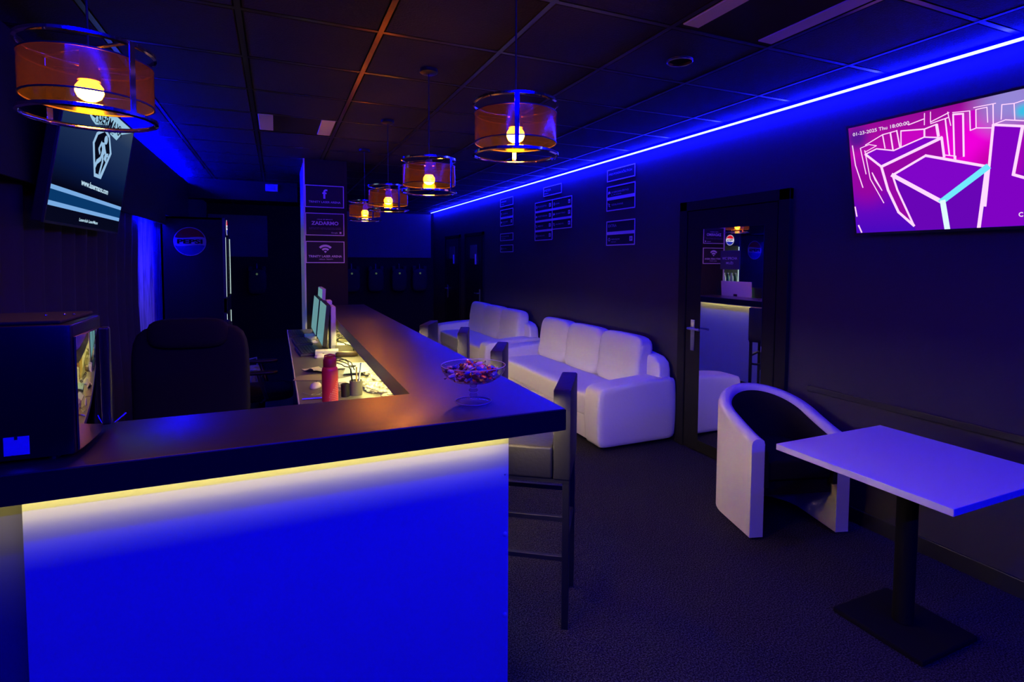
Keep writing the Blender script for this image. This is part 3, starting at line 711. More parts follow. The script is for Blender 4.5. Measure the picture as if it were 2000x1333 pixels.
def shell_prof(s_):
    T = topz(s_); b0 = .012
    return [(.045, b0), (.045, T-.035), (.038, T-.012), (.02, T), (-.012, T), (-.03, T-.010), (-.036, T-.035), (-.036, b0)]
sh = tub(shell_prof).build('shell', chair_w, ch, 55)
def lin_prof(s_):
    T = topz(s_)-.035
    return [(-.034, .30), (-.034, T), (-.045, T-.012), (-.058, T-.05), (-.064, .30)]
tub(lin_prof).build('lining', lining_b, ch, 55)
bb = B(); ptsd = [(-.20, -.30)]+[(.205*math.cos(PI-PI*i/16), .02+.19*math.sin(PI-PI*i/16)) for i in range(17)]+[(.20, -.30)]
bb.prism([(x, y, .33) for x, y in ptsd], (0, 0, .12))
bmesh.ops.bevel(bb.bm, geom=bb.bm.edges[:], offset=.03, segments=3, affect='EDGES', profile=.5, clamp_overlap=True)
bb.build('seat_cushion', lining_b, ch, 50)
B().prism([(x*1.08, y*.95+.01, .24) for x, y in ptsd], (0, 0, .10)).build('seat_base', lining_b, ch, 50)

# ------------------------------------------------------------------ table
tb_ = thing('cafe_table', 'white square cafe table top on a black pedestal', 'table', (2.50, 1.435, 0))
B().box(2.125, 1.072, .722, 2.872, 1.798, .750, .0015, 1).build('tabletop', table_m, tb_, world=True)
B().cyl((2.50, 1.435, .03), (2.50, 1.435, .722), .04, n=24).build('column', ped_m, tb_, 40, world=True)
B().box(2.31, 1.245, 0, 2.69, 1.625, .025, .008).build('base', ped_m, tb_, world=True)
B().box(2.36, 1.30, .706, 2.64, 1.57, .722, .003).build('top_plate', ped_m, tb_, world=True)

# ------------------------------------------------------------------ bar stools (local: forward is -x, width along y, origin under the back)
def make_stool(label):
    t = thing('bar_stool', label, 'bar stool', (0, 0, 0), group='black bar stools along the bar')
    B().box(-.075, 0, .665, 0, .375, 1.055, .008, 2).build('backrest', leather_b, t, 40)
    B().box(-.43, 0, .665, -.077, .375, .805, .012, 3).build('seat', leather_b, t, 40)
    B().box(-.43, .008, .650, -.005, .367, .665).build('seat_frame', metal_b, t)
    for x, y in ((-.035, .012), (-.035, .333), (-.425, .012), (-.425, .333)):
        B().box(x, y, 0, x+.03, y+.03, .652, .002, 1).build('leg', metal_b, t)
    for x, y0, x1, y1, z in ((-.425, .018, -.01, .038, .475), (-.425, .34, -.01, .36, .475), (-.42, .018, -.40, .36, .30), (-.03, .018, -.01, .36, .38), (-.425, .018, -.01, .038, .30)):
        B().box(x, y0, z, x1, y1, z+.022, .002, 1).build('rail', metal_b, t)
    return t
st = make_stool('black leather bar stool at the bar corner, nearest one')
def place(o, near, far):
    a = math.atan2(far[1]-near[1], far[0]-near[0]); o.location = (near[0], near[1], 0); o.rotation_euler = (0, 0, a-PI/2)
place(st, (1.128, 1.972), (1.336, 2.278))
for nr, fr, lab in (((1.235, 2.985), (1.410, 3.31), 'black bar stool second from the bar corner, behind the candy bowl'),
                    ((1.30, 3.83), (1.437, 4.18), 'black bar stool third from the bar corner'),
                    ((1.15, 4.40), (1.33, 4.735), 'black bar stool farthest from the bar corner')):
    c = copy_tree(st); place(c, nr, fr); c['label'] = lab

# ------------------------------------------------------------------ candy bowl
cb = (.633, 1.800)
bowl = thing('candy_bowl', 'stemmed clear glass bowl holding candy on the bar', 'bowl', (*cb, ZT))
B().lathe([(0, .062), (.03, .064), (.07, .074), (.098, .092), (.111, .112), (.114, .130), (.1125, .130), (.109, .112), (.096, .094), (.069, .077), (.03, .067), (0, .066)], n=48).build('bowl_body', glass_m, bowl, 180)
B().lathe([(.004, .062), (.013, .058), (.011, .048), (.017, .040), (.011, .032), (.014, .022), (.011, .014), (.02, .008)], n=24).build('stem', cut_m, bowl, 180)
B().lathe([(0, .010), (.02, .008), (.05, .0035), (.064, .001)], n=40).build('foot', glass_m, bowl, 180)
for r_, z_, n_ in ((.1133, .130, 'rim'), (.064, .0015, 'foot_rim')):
    B().lathe([(r_-.0012, z_-.0008), (r_, z_-.0012), (r_+.0010, z_), (r_, z_+.0010), (r_-.0012, z_+.0008)], n=56, close=True).build(n_, glint_m, bowl, 180)
B().lathe([(.0115, .0475), (.0125, .048), (.0115, .0485)], n=20, close=True).lathe([(.0115, .0315), (.0125, .032), (.0115, .0325)], n=20, close=True).build('stem_ring', glint_m, bowl, 180)
CC = [('red', (.55, .04, .05)), ('violet', (.35, .12, .45)), ('pink', (.75, .25, .45)), ('brown', (.08, .025, .02)), ('white', (.7, .68, .7)), ('blue', (.08, .1, .5)), ('orange', (.6, .16, .05))]
CM = [mat('wrap_'+n_, c_, .22, coat=.5) for n_, c_ in CC]
shapes = []
for k in range(4):
    r_ = random.Random(k); bb = B()
    bb.soft((0, 0, 0), (.026, .016, .012), 3, 3)
    for s_ in (1, -1):
        bb.face([(s_*.013, 0, 0), (s_*.028, .010, .004), (s_*.027, .001, -.003), (s_*.028, -.010, .005)])
    for v in bb.bm.verts: v.co += Vector((r_.uniform(-1, 1), r_.uniform(-1, 1), r_.uniform(-1, 1)))*.0016
    shapes.append(bb)
smesh = []
for bb in shapes:
    o = bb.build('candy', CM[0], None, 60); smesh.append(o.data); bpy.data.objects.remove(o)
vmesh = {}
def wrapped_mesh(k, c):
    if (k, c) not in vmesh:
        me = smesh[k].copy(); me.materials.clear(); me.materials.append(CM[c]); vmesh[(k, c)] = me
    return vmesh[(k, c)]
rc = random.Random(3); nC = 0
for layer, (zz_, rm, cnt) in enumerate(((.079, .05, 8), (.090, .074, 14), (.102, .085, 18), (.113, .082, 15), (.124, .058, 9))):
    for i in range(cnt):
        a = 2*PI*i/cnt+layer*.7; rr = rm*math.sqrt(rc.uniform(.12, 1)) if i % 3 else rm
        c_ = rc.randrange(len(CC)); o = bpy.data.objects.new('candy', wrapped_mesh(rc.randrange(4), c_)); COL.objects.link(o)
        o.location = (cb[0]-.008+rr*math.cos(a), cb[1]+rr*math.sin(a), ZT+zz_+rc.uniform(-.002, .003))
        o.rotation_euler = (rc.uniform(-.45, .45), rc.uniform(-.45, .45), rc.uniform(0, 6.28))
        tag(o, 'small '+CC[c_][0]+' wrapped candy in the stemmed glass bowl', 'candy', CC[c_][0]+' wrapped candies in the glass bowl')

# ------------------------------------------------------------------ machine at the left end of the bar
mc = thing('coffee_machine', 'black glossy machine standing at the near end of the bar', 'machine', (-.62, 1.79, ZT))
ptsm = [(-.82, 1.652), (-.475, 1.650), (-.464, 1.656), (-.468, 1.905), (-.50, 1.935), (-.82, 1.945)]
bb = B().prism([(x, y, ZT+.012) for x, y in ptsm], (0, 0, .325))
bmesh.ops.bevel(bb.bm, geom=bb.bm.edges[:], offset=.006, segments=2, affect='EDGES', profile=.5)
bb.build('housing', mat('machine_black', (.008, .008, .009), .3, spec=.3), mc, 40, world=True)
# convex polished side panel
bb = B(); A_, E_ = Vector((-.4590, 1.660, 0)), Vector((-.4635, 1.902, 0)); dv = (E_-A_); nv = Vector((dv.y, -dv.x, 0)).normalized()
prof = [A_+dv*i/16+nv*(.0075*(1-(2*i/16-1)**2)) for i in range(17)]
back = [A_-nv*.004, E_-nv*.004]
bb.prism([(p_.x, p_.y, ZT+.02) for p_ in prof]+[(back[1].x, back[1].y, ZT+.02), (back[0].x, back[0].y, ZT+.02)], (0, 0, .285))
bb.build('side_panel', mat('polished_black_mirror', (.75, .75, .78), .03, metal=1), mc, 20, world=True)
B().box(-.475, 1.909, ZT+.012, -.450, 1.930, ZT+.30, .006).build('rear_post', black_m, mc, world=True)
B().box(-.80, 1.665, ZT+.337, -.49, 1.93, ZT+.347, .004)  .build('lid', blackmat_m, mc, world=True)
for x in (-.78, -.52):
    for y in (1.69, 1.9): B().cyl((x, y, ZT), (x, y, ZT+.014), .014, n=12).build('foot', black_m, mc, world=True)
for x in (-.56, -.52, -.50): B().sphere((x, 1.80, ZT+.349), .004, n=8).build('indicator', chrome, mc, 180, world=True)
B().cyl((-.452, 1.945, ZT+.008), (-.425, 1.958, ZT+.032), .0025, n=8).build('lever', chrome, mc, world=True)
card = thing('price_card', 'small white card on the face of the black machine', 'card', (-.58, 1.648, ZT+.05))
B().box(-.603, 1.6475, ZT+.026, -.554, 1.6495, ZT+.071, .0006, 1).build('card_sheet', white_m, card, world=True)
B().box(-.582, 1.6465, ZT+.064, -.576, 1.6485, ZT+.073).build('clip', black_m, card, world=True)

# ------------------------------------------------------------------ things on the staff desk
ZD = .85
btl = thing('water_bottle', 'red dotted drinking bottle with dark red cap on the desk', 'bottle', (.25, 2.98, ZD))
B().lathe([(0, 0), (.036, 0), (.0405, .004), (.041, .02), (.041, .165), (.038, .180), (.031, .188), (0, .188)], n=32).build('bottle_body', red_m, btl, 40)
B().lathe([(0, .185), (.033, .186), (.034, .196), (.034, .222), (.028, .234), (.02, .240), (0, .240)], n=28).build('cap', redcap_m, btl, 40)
B().tube([(-.026, 0, .222), (-.024, 0, .245), (0, 0, .25), (.024, 0, .245), (.026, 0, .222)], .005, 8).build('carry_loop', redcap_m, btl, 60)
bb = B()
for i in range(9):
    for k in range(11):
        a = -1.75+i*.17+(k % 2)*.085; z = .014+k*.0095
        if k > 3+i*1.2: continue
        cpt = Vector((.0413*math.cos(a), .0413*math.sin(a), z)); u = Vector((-math.sin(a), math.cos(a), 0))*.0026; v = Vector((0, 0, .0026))
        bb.face([cpt-u, cpt-v, cpt+u, cpt+v])
d_ = bb.build('dot_print', mat('dot_print', (.9, .45, .3), .5), btl, fixn=False)

def monitor(label, y0, y1, xb_, xt, zb, zt, back_m):
    t = thing('computer_monitor', label, 'monitor', ((xb_+xt)/2+.06, (y0+y1)/2, ZD), group='monitors on the staff desk')
    q = lambda u, v, o: (xb_+(xt-xb_)*v+o, y0+(y1-y0)*u, zb+(zt-zb)*v)
    B().prism([q(0, 0, 0), q(1, 0, 0), q(1, 1, 0), q(0, 1, 0)], (.03, 0, 0)).build('casing', back_m, t, world=True)
    B().prism([q(.012, .03, -.003), q(.988, .03, -.003), q(.988, .985, -.003), q(.012, .985, -.003)], (.003, 0, 0)).build('screen', screen_m, t, world=True)
    ym = (y0+y1)/2
    B().box(xb_+.03, ym-.03, ZD+.01, xb_+.05, ym+.03, zb+.15, .003, 1).build('stand', black_m, t, world=True)
    B().box(xb_-.06, ym-.12, ZD, xb_+.06, ym+.12, ZD+.012, .004, 1).build('stand_foot', black_m, t, world=True)
    return t
monitor('nearest computer monitor on the staff desk, pale lit screen', 4.52, 5.13, .325, .36, .905, 1.235, black_m)
monitor('middle computer monitor on the staff desk', 5.20, 5.86, .318, .352, .90, 1.235, black_m)
monitor('farthest computer monitor, white backed and tallest', 5.55, 6.08, .388, .408, .98, 1.31, white_m)
for nm, lab, (x0, y0, z0, x1, y1, z1) in (('upright_case', 'tall narrow white upright case between monitor and worktop', (.398, 4.60, ZD, .437, 4.85, 1.215)),
                                         ('upright_case', 'white upright case farther along the desk, behind the tall narrow one', (.40, 5.0, ZD, .445, 5.16, 1.235))):
    t = thing(nm, lab, 'case', ((x0+x1)/2, (y0+y1)/2, z0), group='white upright cases on the desk')
    B().box(x0, y0, z0, x1, y1, z1, .004, 2).build('body', white_m, t, 40, world=True)
    B().box(x0+.006, y0-.002, z0+.02, x1-.006, y0+.003, z0+.05, .001, 1).build('front_inset', mat('grey_inset', (.4, .4, .42), .5), t, world=True)
def keyboard(label, cx, cy, ang, w=.14, l=.43):
    t = thing('keyboard', label, 'keyboard', (cx, cy, ZD), (0, 0, R(ang)), 'keyboards on the staff desk')
    B().box(-w/2, -l/2, 0, w/2, l/2, .018, .004, 2).build('tray', kb_m, t)
    kb = B()
    nr, nc = 5, 15
    for i in range(nr):
        for j in range(nc):
            x = -w/2+.012+i*(w-.024)/nr; y = -l/2+.012+j*(l-.024)/nc
            kb.box(x+.001, y+.001, .017, x+(w-.024)/nr-.002, y+(l-.024)/nc-.002, .024)
    kb.build('keys', key_m, t)
keyboard('nearest dark keyboard on the staff desk', .215, 4.66, 4)
keyboard('middle dark keyboard in front of the monitors', .20, 5.20, 3)
keyboard('farthest dark keyboard at the end of the desk', .175, 5.78, 2)
def simple(name, label, cat, m, fn, loc, rot=0, smooth=None, group=None):
    bb = B(); fn(bb); o = bb.build(name, m, None, smooth); o.location = loc; o.rotation_euler = (0, 0, R(rot)); tag(o, label, cat, group); return o
ms = thing('computer_mouse', 'pale computer mouse beside the red bottle', 'mouse', (.20, 3.34, ZD), (0, 0, R(70)))
bb = B().sphere((0, 0, .006), .05, (1, .6, .5), 20)
for v in bb.bm.verts: v.co.z = max(0, v.co.z)
bb.build('mouse_body', mat('pink_white', (.7, .62, .66), .35), ms, 180)
B().box(.012, -.003, .026, .028, .003, .032, .001, 1).build('wheel', black_m, ms)
ms2 = copy_tree(ms); ms2.location = (.30, 4.35, ZD); ms2.rotation_euler = (0, 0, R(20)); ms2['label'] = 'pale computer mouse by the nearest keyboard'
def sheet_fn(w, l, amp, seed, n=10):
    def fn(bb):
        r_ = random.Random(seed); ph = [r_.uniform(0, 6) for _ in range(4)]
        top, bot = [], []
        for i in range(n+1):
            a, b2 = [], []
            for j in range(n+1):
                u, v = i/n, j/n; z = .004+amp*(.5+.5*math.sin(4*u+ph[0]+2*v))*(.5+.5*math.sin(5*v+ph[1]))
                a.append(bb.bm.verts.new((w*(u-.5), l*(v-.5), z))); b2.append(bb.bm.verts.new((w*(u-.5), l*(v-.5), z-.003)))
            top.append(a); bot.append(b2)
        for i in range(n):
            for j in range(n):
                bb.bm.faces.new([top[i][j], top[i+1][j], top[i+1][j+1], top[i][j+1]]); bb.bm.faces.new([bot[i][j], bot[i][j+1], bot[i+1][j+1], bot[i+1][j]])
        for i in range(n):
            for A in ((0, 0), (0, n)):
                bb.bm.faces.new([top[i][A[1]], top[i+1][A[1]], bot[i+1][A[1]], bot[i][A[1]]]); bb.bm.faces.new([top[A[1]][i], top[A[1]][i+1], bot[A[1]][i+1], bot[A[1]][i]])
    return fn
simple('paper_sheet', 'large cream paper sheet lying across the lit desk', 'paper', paper_m, sheet_fn(.21, .30, .006, 1), (.47, 3.92, ZD), 78, 60)
simple('paper_sheet', 'pale blue paper sheet on top of the cream sheet', 'paper', bluepaper_m, sheet_fn(.19, .20, .006, 2), (.50, 3.68, ZD+.012), 80, 60)
simple('paper_sheet', 'white paper leaf near the pen cup', 'paper', paper_m, sheet_fn(.15, .21, .010, 3), (.40, 3.42, ZD), 12, 60)
simple('paper_sheet', 'curled yellowish paper left of the red bottle', 'paper', mat('cream_paper', (.7, .66, .45), .8), sheet_fn(.12, .19, .03, 4), (.235, 3.84, ZD), 20, 60)
simple('paper_sheet', 'brownish envelope flat on the desk behind the mouse', 'paper', mat('kraft_paper', (.32, .26, .15), .8), sheet_fn(.14, .20, .008, 5), (.20, 3.60, ZD), 70, 60)
simple('paper_sheet', 'white paper by the keyboard row', 'paper', paper_m, sheet_fn(.10, .22, .006, 6), (.335, 4.75, ZD), 5, 60)
simple('paper_sheet', 'white receipt leaf below the middle monitor', 'paper', paper_m, sheet_fn(.07, .16, .015, 7), (.29, 5.18, ZD), 5, 60)
env = simple('yellow_folder', 'yellow folder leaning against the bar side of the desk', 'folder', yellow_m, lambda bb: bb.box(-.006, -.15, 0, .006, .15, .16, .002, 1), (.655, 4.12, ZD), -8)
tr_ = thing('paper_tray', 'open grey letter tray with papers on the lit desk', 'tray', (.56, 4.75, ZD), (0, 0, R(-4)))
B().box(-.12, -.17, 0, .12, .17, .006).box(-.12, -.17, 0, -.114, .17, .05).box(.114, -.17, 0, .12, .17, .05).box(-.12, -.17, 0, .12, -.164, .05).box(-.12, .164, 0, .12, .17, .05).build('tray_body', mat('olive_tray', (.28, .26, .18), .5), tr_)
for i in range(3): B().box(-.10, -.15+.01*i, .008+.007*i, .10, .15, .012+.007*i).build('paper_stack', paper_m, tr_)
led = simple('box_lid', 'long flat white box in front of the letter tray', 'box', paper_m, lambda bb: bb.box(-.085, -.05, 0, .085, .05, .045, .003, 1), (.35, 4.42, ZD), -6)
simple('scanner', 'long dark handheld scanner lying on the lit desk', 'scanner', mat('brown_black', (.06, .035, .025), .4), lambda bb: bb.soft((0, 0, .02), (.17, .055, .04), 4, 5), (.49, 4.33, ZD), -6, 180)
pc = thing('pen_cup', 'glass cup holding pens by the red bottle', 'cup', (.395, 3.08, ZD))
B().lathe([(0, 0), (.034, 0), (.036, .080), (.0335, .080), (.031, .004), (0, .004)], n=24).build('cup_body', mat('grey_cup', (.16, .15, .12), .3), pc, 40)
for i, (dx, dy, m_) in enumerate(((.01, .0, paper_m), (-.012, .006, black_m), (.0, -.012, yellow_m), (.014, .012, bluepaper_m))):
    o = B().cyl((.395+dx, 3.08+dy, ZD+.006), (.395+dx*2.2, 3.08+dy*2.2, ZD+.135+.012*i), .0045, n=8).build('pen', m_); tag(o, 'pen standing in the cup, '+['white', 'black', 'yellow', 'pale blue'][i]+' one', 'pen', 'pens in the cup')
simple('marker_pot', 'small black pot standing beside the pen cup', 'pot', black_m, lambda bb: bb.lathe([(0, 0), (.022, 0), (.024, .07), (.02, .07), (.019, .01), (0, .01)], n=20), (.335, 3.06, ZD), 0, 40)
cup = simple('paper_cup', 'white paper cup next to the yellow folder', 'cup', white_m, lambda bb: bb.lathe([(0, 0), (.028, 0), (.038, .09), (.04, .092), (.036, .09), (.027, .004), (0, .004)], n=24), (.625, 3.83, ZD), 0, 40)
simple('orange_box', 'small orange brown box wedged by the yellow folder', 'box', brown_m, lambda bb: bb.box(-.02, -.03, 0, .02, .03, .11, .002, 1), (.668, 3.93, ZD), 10)
simple('pen', 'loose pen lying on the desk by the red bottle', 'pen', steel, lambda bb: bb.cyl((0, -.07, .005), (0, .07, .005), .0045, n=8), (.185, 3.06, ZD), 85)
eg = simple('eyeglasses', 'thin wire eyeglasses lying on the desk beside the mouse', 'eyeglasses', steel, lambda bb: (bb.tube([(.024*math.cos(a*.3)-.03, .018*math.sin(a*.3), .006) for a in range(22)], .0015, 6), bb.tube([(.024*math.cos(a*.3)+.03, .018*math.sin(a*.3), .006) for a in range(22)], .0015, 6), bb.tube([(-.055, 0, .006), (-.05, .10, .004)], .0015, 6), bb.tube([(.055, 0, .006), (.05, .10, .004)], .0015, 6)), (.215, 3.16, ZD), 30)
# crumpled clear wrap and tangled cables
rc = random.Random(11)
wrap_m = mat('crumpled_wrap', (.62, .60, .5), .25, bump=.0, var=.5, vscale=40)
WL = ['crumpled pale wrap piece nearest the inner bar corner', 'crumpled pale wrap piece between cup and worktop', 'crumpled pale wrap piece behind the pen cup', 'crumpled pale wrap piece deep under the worktop edge', 'crumpled pale wrap piece beside the blue sheet', 'crumpled pale wrap piece right behind the red bottle']
for i, (x, y, sx_, sy_) in enumerate(((.60, 3.02, .16, .2), (.52, 3.13, .12, .15), (.46, 3.25, .11, .12), (.60, 3.32, .12, .22), (.60, 3.56, .15, .18), (.33, 3.22, .08, .1))):
    def fn(bb, sx_=sx_, sy_=sy_, i=i):
        t_ = bmesh.new(); bmesh.ops.create_icosphere(t_, subdivisions=4, radius=1)
        r_ = random.Random(i)
        dirs = [(Vector((r_.uniform(-1, 1), r_.uniform(-1, 1), r_.uniform(-1, 1)))*6, r_.uniform(0, 6)) for _ in range(9)]
        for v in t_.verts:
            k = 1+sum(.11*abs(math.sin(v.co.dot(d)+p_)) for d, p_ in dirs)-.6
            v.co = Vector((v.co.x*k*sx_*.5, v.co.y*k*sy_*.5, max(0, (v.co.z*k+.25)*.035)))
        bb.merge(t_)
    simple('crumpled_wrap', WL[i], 'wrapping', wrap_m, fn, (x, y, ZD), 17*i)
for i, lab in enumerate(('tangled black cable loops behind the letter tray', 'black cable coiled by the white upright cases', 'cable lying across the wrap under the worktop', 'black cable drooping from the nearest monitor')):
    c0 = ((.57, 5.20), (.53, 5.75), (.40, 3.66), (.50, 4.52))[i]
    r_ = random.Random(20+i); P = []
    for k in range(30):
        a = k*.42; P.append((c0[0]+.06*math.cos(a)*(1-.01*k)+r_.uniform(-.008, .008), c0[1]+(.16 if i != 3 else .05)*math.sin(a*.8)+.004*k, ZD+.006+(.01 if i != 2 else .05)+.012*abs(math.sin(a*1.3))+(.10*math.sin(k/29*PI) if i == 3 else 0)))
    P[0] = (P[0][0], P[0][1], ZD+.004); P[-1] = (P[-1][0], P[-1][1], ZD+.004)
    o = B().tube(P, .0035, 6).build('cable', cord_m, None, 180); tag(o, lab, 'cable')
simple('router', 'small white box with dark top by the far keyboard', 'box', white_m, lambda bb: bb.box(-.05, -.1, 0, .05, .1, .035, .006, 2), (.285, 5.45, ZD), 0, 40)

# ------------------------------------------------------------------ fridge with lit front
fr = thing('drinks_fridge', 'black drinks fridge with round soda emblem and glowing glass front', 'fridge', (-.8, 6.95, 0))
fx0, fx1, fy0, fy1 = -1.10, -.50, 6.66, 7.24
B().box(fx0, fy0, .04, fx1-.03, fy0+.02, 2.04, .002, 1).box(fx0, fy1-.02, .04, fx1-.03, fy1, 2.04, .002, 1).box(fx0, fy0, .04, fx0+.02, fy1, 2.04).box(fx0, fy0, 2.02, fx1-.03, fy1, 2.04).box(fx0, fy0, .04, fx1-.03, fy1, .10).build('cabinet', mat('fridge_black', (.008, .008, .010), .7, spec=.06), fr, world=True)
B().box(fx0+.025, fy0+.03, .5, fx0+.03, fy1-.03, 1.86).build('light_panel', fridge_glow, fr, world=True)
B().box(fx1-.03, fy0, 1.85, fx1, fy1, 2.04, .002, 1).box(fx1-.03, fy0, .04, fx1, fy1, .55, .002, 1).box(fx1-.03, fy0, 1.01, fx1+.004, fy1, 1.17, .002, 1).build('front_bands', black_m, fr, world=True)
B().box(fx1-.03, fy0, .55, fx1, fy0+.025, 1.85).box(fx1-.03, fy1-.025, .55, fx1, fy1, 1.85).build('door_frame', black_m, fr, world=True)
B().box(fx1-.004, fy0+.025, .56, fx1, fy1-.025, 1.01).box(fx1-.004, fy0+.025, 1.17, fx1, fy1-.025, 1.85).build('glass_door', glass_m, fr, world=True)
B().box(fx1, fy0, .585, fx1+.003, fy0+.012, .995).box(fx1, fy0, 1.185, fx1+.003, fy0+.012, 1.83).box(fx1, fy1-.014, .585, fx1+.003, fy1, .995).box(fx1, fy1-.014, 1.185, fx1+.003, fy1, 1.83).build('edge_light', emis('edge_light', (.75, 1, .95), 1.0), fr, world=True)
for z in (.55, .86, 1.17, 1.52): B().box(fx0+.04, fy0+.025, z, fx1-.06, fy1-.025, z+.008).build('shelf', white_m, fr, world=True)
# lit round emblem on the front header
def emblem(root_loc, rot, rad, lit, parent):
    e_ = lambda c, n_: emis('emblem_'+n_, srgb(*c), 1.3) if lit else mat('emblem_print_'+n_, tuple(q*.3 for q in srgb(*c)), .8, spec=.05)
    def P(bb, name, m_):
        o = bb.build(name, m_, parent, fixn=False); o.matrix_parent_inverse = Matrix.Identity(4)
        o.location = Vector(root_loc)-Vector(parent.location); o.rotation_euler = rot; return o
    n = 40
    circ = lambda r_: [(r_*math.cos(2*PI*i/n), r_*math.sin(2*PI*i/n)) for i in range(n)]
    P(B().face([(x, y, .001) for x, y in circ(rad)]), 'emblem_rim', e_((225, 220, 240), 'rim'))
    r2 = rad*.945
    wave = lambda x, s_: s_*r2*.30+.05*r2*math.sin(x/r2*2.6)
    def seg(a0, a1, s_):
        pts_ = [(r2*math.cos(R(a0+(a1-a0)*i/24)), r2*math.sin(R(a0+(a1-a0)*i/24))) for i in range(25)]
        x0_, x1_ = pts_[-1][0], pts_[0][0]
        mid = [(x0_+(x1_-x0_)*i/12, wave(x0_+(x1_-x0_)*i/12, s_)) for i in range(1, 12)]
        return pts_+mid
    P(B().face([(x, y, .002) for x, y in seg(17, 163, 1)]), 'emblem_red', e_((190, 20, 40), 'red'))
    P(B().face([(x, y, .002) for x, y in seg(-163, -17, -1)][::1]), 'emblem_blue', e_((30, 40, 160), 'blue'))
    tx = lettering('PEPSI', -r2*.82, -r2*.17, r2*1.64, r2*.34, e_((6, 6, 12), 'black'), parent, .003, .05)
    tx.location = Vector(root_loc)-Vector(parent.location); tx.rotation_euler = rot
emblem((-.834, fy0-.001, 1.78), ROT_FR, .152, False, fr)
emblem((fx1+.001, 6.86, 1.945), ROT_LW, .085, True, fr)
bt_m = [mat('bottle_'+n_, c_, .25, emit=c_, es=.0) for n_, c_ in (('yellow', (.75, .65, .08)), ('clear', (.8, .85, .85)), ('blue', (.04, .08, .6)), ('green', (.03, .25, .10)), ('white', (.8, .8, .75)))]
bproto = {}
BN = ['yellow', 'clear', 'blue', 'green', 'white']
def fridge_bottle(k, loc, lab, grp):
    t = thing('drink_bottle', lab, 'bottle', loc, None, grp)
    B().lathe([(0, 0), (.028, 0), (.030, .01), (.030, .13), (.02, .175), (.012, .19), (.012, .205), (0, .205)], n=16).build('bottle_body', bt_m[k], t, 50)
    B().lathe([(0, .204), (.014, .204), (.014, .222), (0, .222)], n=12).build('cap', white_m, t, 40)
    return t
shelf_k = [(.558, 'lowest', [3, 3, 4, 3, 3, 4]), (.868, 'second lowest', [2, 2, 2, 2, 2, 2]), (1.178, 'third', [4, 3, 4, 3, 4, 3]), (1.528, 'top', [1, 1, 1, 0, 0, 0])]
for z, nm, ks in shelf_k:
    for i, k in enumerate(ks):
        if k not in bproto:
            o = fridge_bottle(k, (0, 0, 0), '', ''); bproto[k] = o; c = o
        else: c = copy_tree(bproto[k])
        c.location = (fx1-.10, fy0+.085+i*.082, z); c['label'] = '%s drink bottle on the %s shelf of the lit fridge' % (BN[k], nm); c['group'] = '%s drink bottles on the %s fridge shelf' % (BN[k], nm)

# ------------------------------------------------------------------ staff chairs
oc = thing('office_chair', 'black office chair with armrests beside the staff desk', 'chair', (-.13, 5.1, 0))
B().soft((0, 0, .46), (.50, .50, .09), 5, 8).build('seat', lining_b, oc, 180)
B().soft((-.26, 0, .82), (.08, .46, .52), 5, 8).build('backrest', lining_b, oc, 180)
B().tube([(-.05, 0, .40), (-.30, 0, .44), (-.30, 0, .62)], .02).build('back_bracket', metal_b, oc, 60)
for s_ in (1, -1):
    a_ = B().soft((0, s_*.28, .675), (.26, .075, .03), 4, 5).build('armrest', black_m, oc, 180)
    B().tube([(.0, s_*.20, .42), (.04, s_*.28, .46), (-.02, s_*.28, .665)], .016).build('arm_post', steel if s_ < 0 else black_m, a_, 60)
B().cyl((0, 0, .10), (0, 0, .42), .025, n=16).build('column', metal_b, oc, 40)
for i in range(5):
    a = 2*PI*i/5+.3
    l_ = B().tube([(0, 0, .11), (.28*math.cos(a), .28*math.sin(a), .07)], .018).build('base_leg', metal_b, oc, 60)
    B().sphere((.29*math.cos(a), .29*math.sin(a), .03), .03, n=12).build('caster', black_m, l_, 180)
hc = thing('staff_armchair', 'high-backed black armchair behind the bar near the curtain', 'armchair', (-.47, 3.1, 0), (0, 0, R(-8)))
B().soft((0, .02, .46), (.56, .50, .14), 6, 8).build('seat', lining_b, hc, 180)
B().soft((0, .30, .84), (.56, .14, .80), 6, 10).build('backrest', lining_b, hc, 180)
B().soft((0, .25, 1.20), (.38, .12, .16), 4, 6).build('headrest', lining_b, hc, 180)
for s_ in (1, -1): B().soft((s_*.27, .05, .62), (.07, .42, .06), 4, 6).build('armrest', black_m, hc, 180); B().box(s_*.27-.02, .0, .40, s_*.27+.02, .10, .60).build('arm_post', metal_b, hc)
B().cyl((0, .05, .09), (0, .05, .40), .028, n=16).build('column', metal_b, hc, 40)
for i in range(5):
    a = 2*PI*i/5+.6
    l_ = B().tube([(0, .05, .11), (.28*math.cos(a), .05+.28*math.sin(a), .07)], .018).build('base_leg', metal_b, hc, 60)
    B().sphere((.28*math.cos(a), .05+.28*math.sin(a), .03), .03, n=12).build('caster', black_m, l_, 180)
bg = thing('carrier_bag', 'crumpled blue and green bag standing behind the office chair', 'bag', (-.24, 6.0, 0))
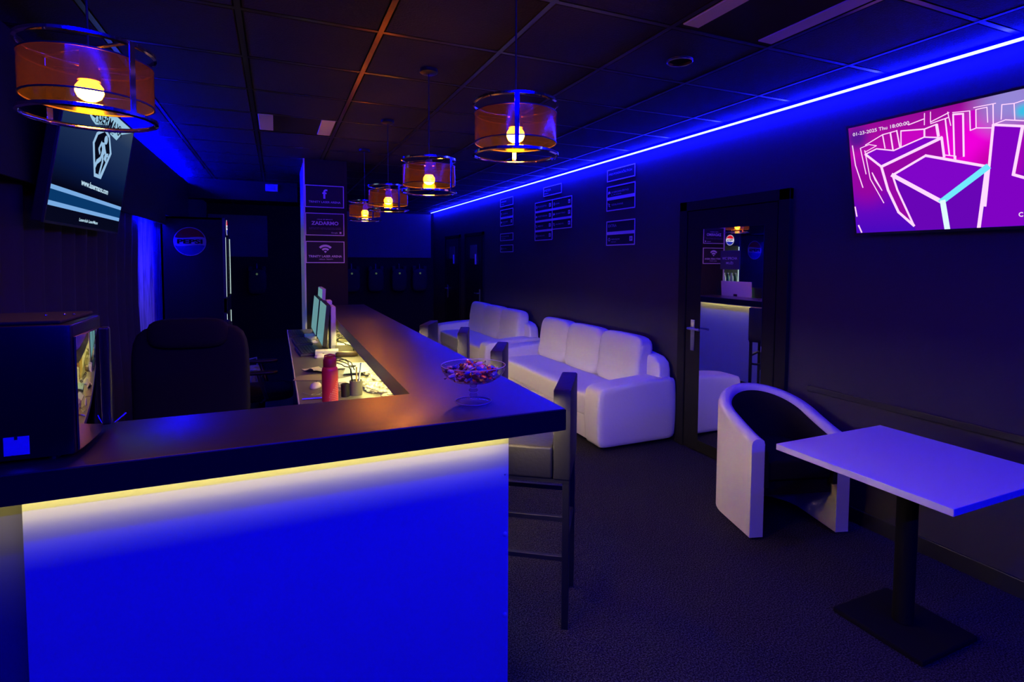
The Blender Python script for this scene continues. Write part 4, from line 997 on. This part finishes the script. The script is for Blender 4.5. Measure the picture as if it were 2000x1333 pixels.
bb = B().soft((0, 0, .26), (.22, .26, .54), 4, 8)
r_ = random.Random(5)
for v in bb.bm.verts: v.co += Vector((r_.uniform(-1, 1), r_.uniform(-1, 1), r_.uniform(-1, 0)))*.018
bb.build('bag_body', mat('bag_print', (.18, .30, .26), .5, var=.9, vscale=14), bg, 40)
bb = B().tube([(-.05, -.06, .5), (-.04, -.05, .60), (.04, .05, .60), (.05, .06, .5)], .008).build('handle', mat('blue_strap', (.10, .16, .5), .6), bg, 60)

# ------------------------------------------------------------------ far wall: laser vests on hooks, sensors
vm = mat('vest_fabric', (.02, .02, .024), .7); vd = emis('vest_lamp', (.35, .6, .4), .12)
VN = ['first', 'second', 'third', 'fourth', 'fifth', 'sixth']
vp = None
for i, x in enumerate((.95+.07, 1.45, 1.95, 2.45, 2.9)):
    if vp is None:
        vp = thing('laser_vest', '', 'vest', (0, 0, 0))
        B().soft((0, -.07, 1.15), (.34, .12, .50), 4, 7).build('vest_body', vm, vp, 180)
        for s_ in (1, -1): B().soft((s_*.12, -.07, 1.40), (.09, .08, .12), 4, 4).build('shoulder', vm, vp, 180)
        B().sphere((0, -.135, 1.30), .022, (1, .5, 1), 10).build('sensor_lamp', vd, vp, 180)
        B().tube([(0, 0, 1.50), (0, -.06, 1.50), (0, -.07, 1.46), (0, -.07, 1.36)], .008).build('hook', steel, vp, 60)
        c = vp
    else: c = copy_tree(vp)
    c.location = (x, YF-.005, 0); c['label'] = 'dark laser vest on the far wall, %s from the stub wall' % VN[i]; c['group'] = 'laser vests on the far wall'
c = copy_tree(vp); c.location = (-.35, YF-.005, 0); c['label'] = 'dark laser vest on the far wall between fridge and stub wall'; c['group'] = 'laser vests on the far wall'
sn = thing('wall_box', 'small white box on the black ceiling beam beside the stub wall', 'box', (-.03, 8.3, 2.53))
B().box(-.09, -.045, 0, .07, 0, .10, .008).build('body', white_m, sn, 40)
B().box(-.06, -.05, .02, .04, -.044, .08, .004, 1).build('lens', mat('lens_grey', (.4, .4, .5), .3), sn)
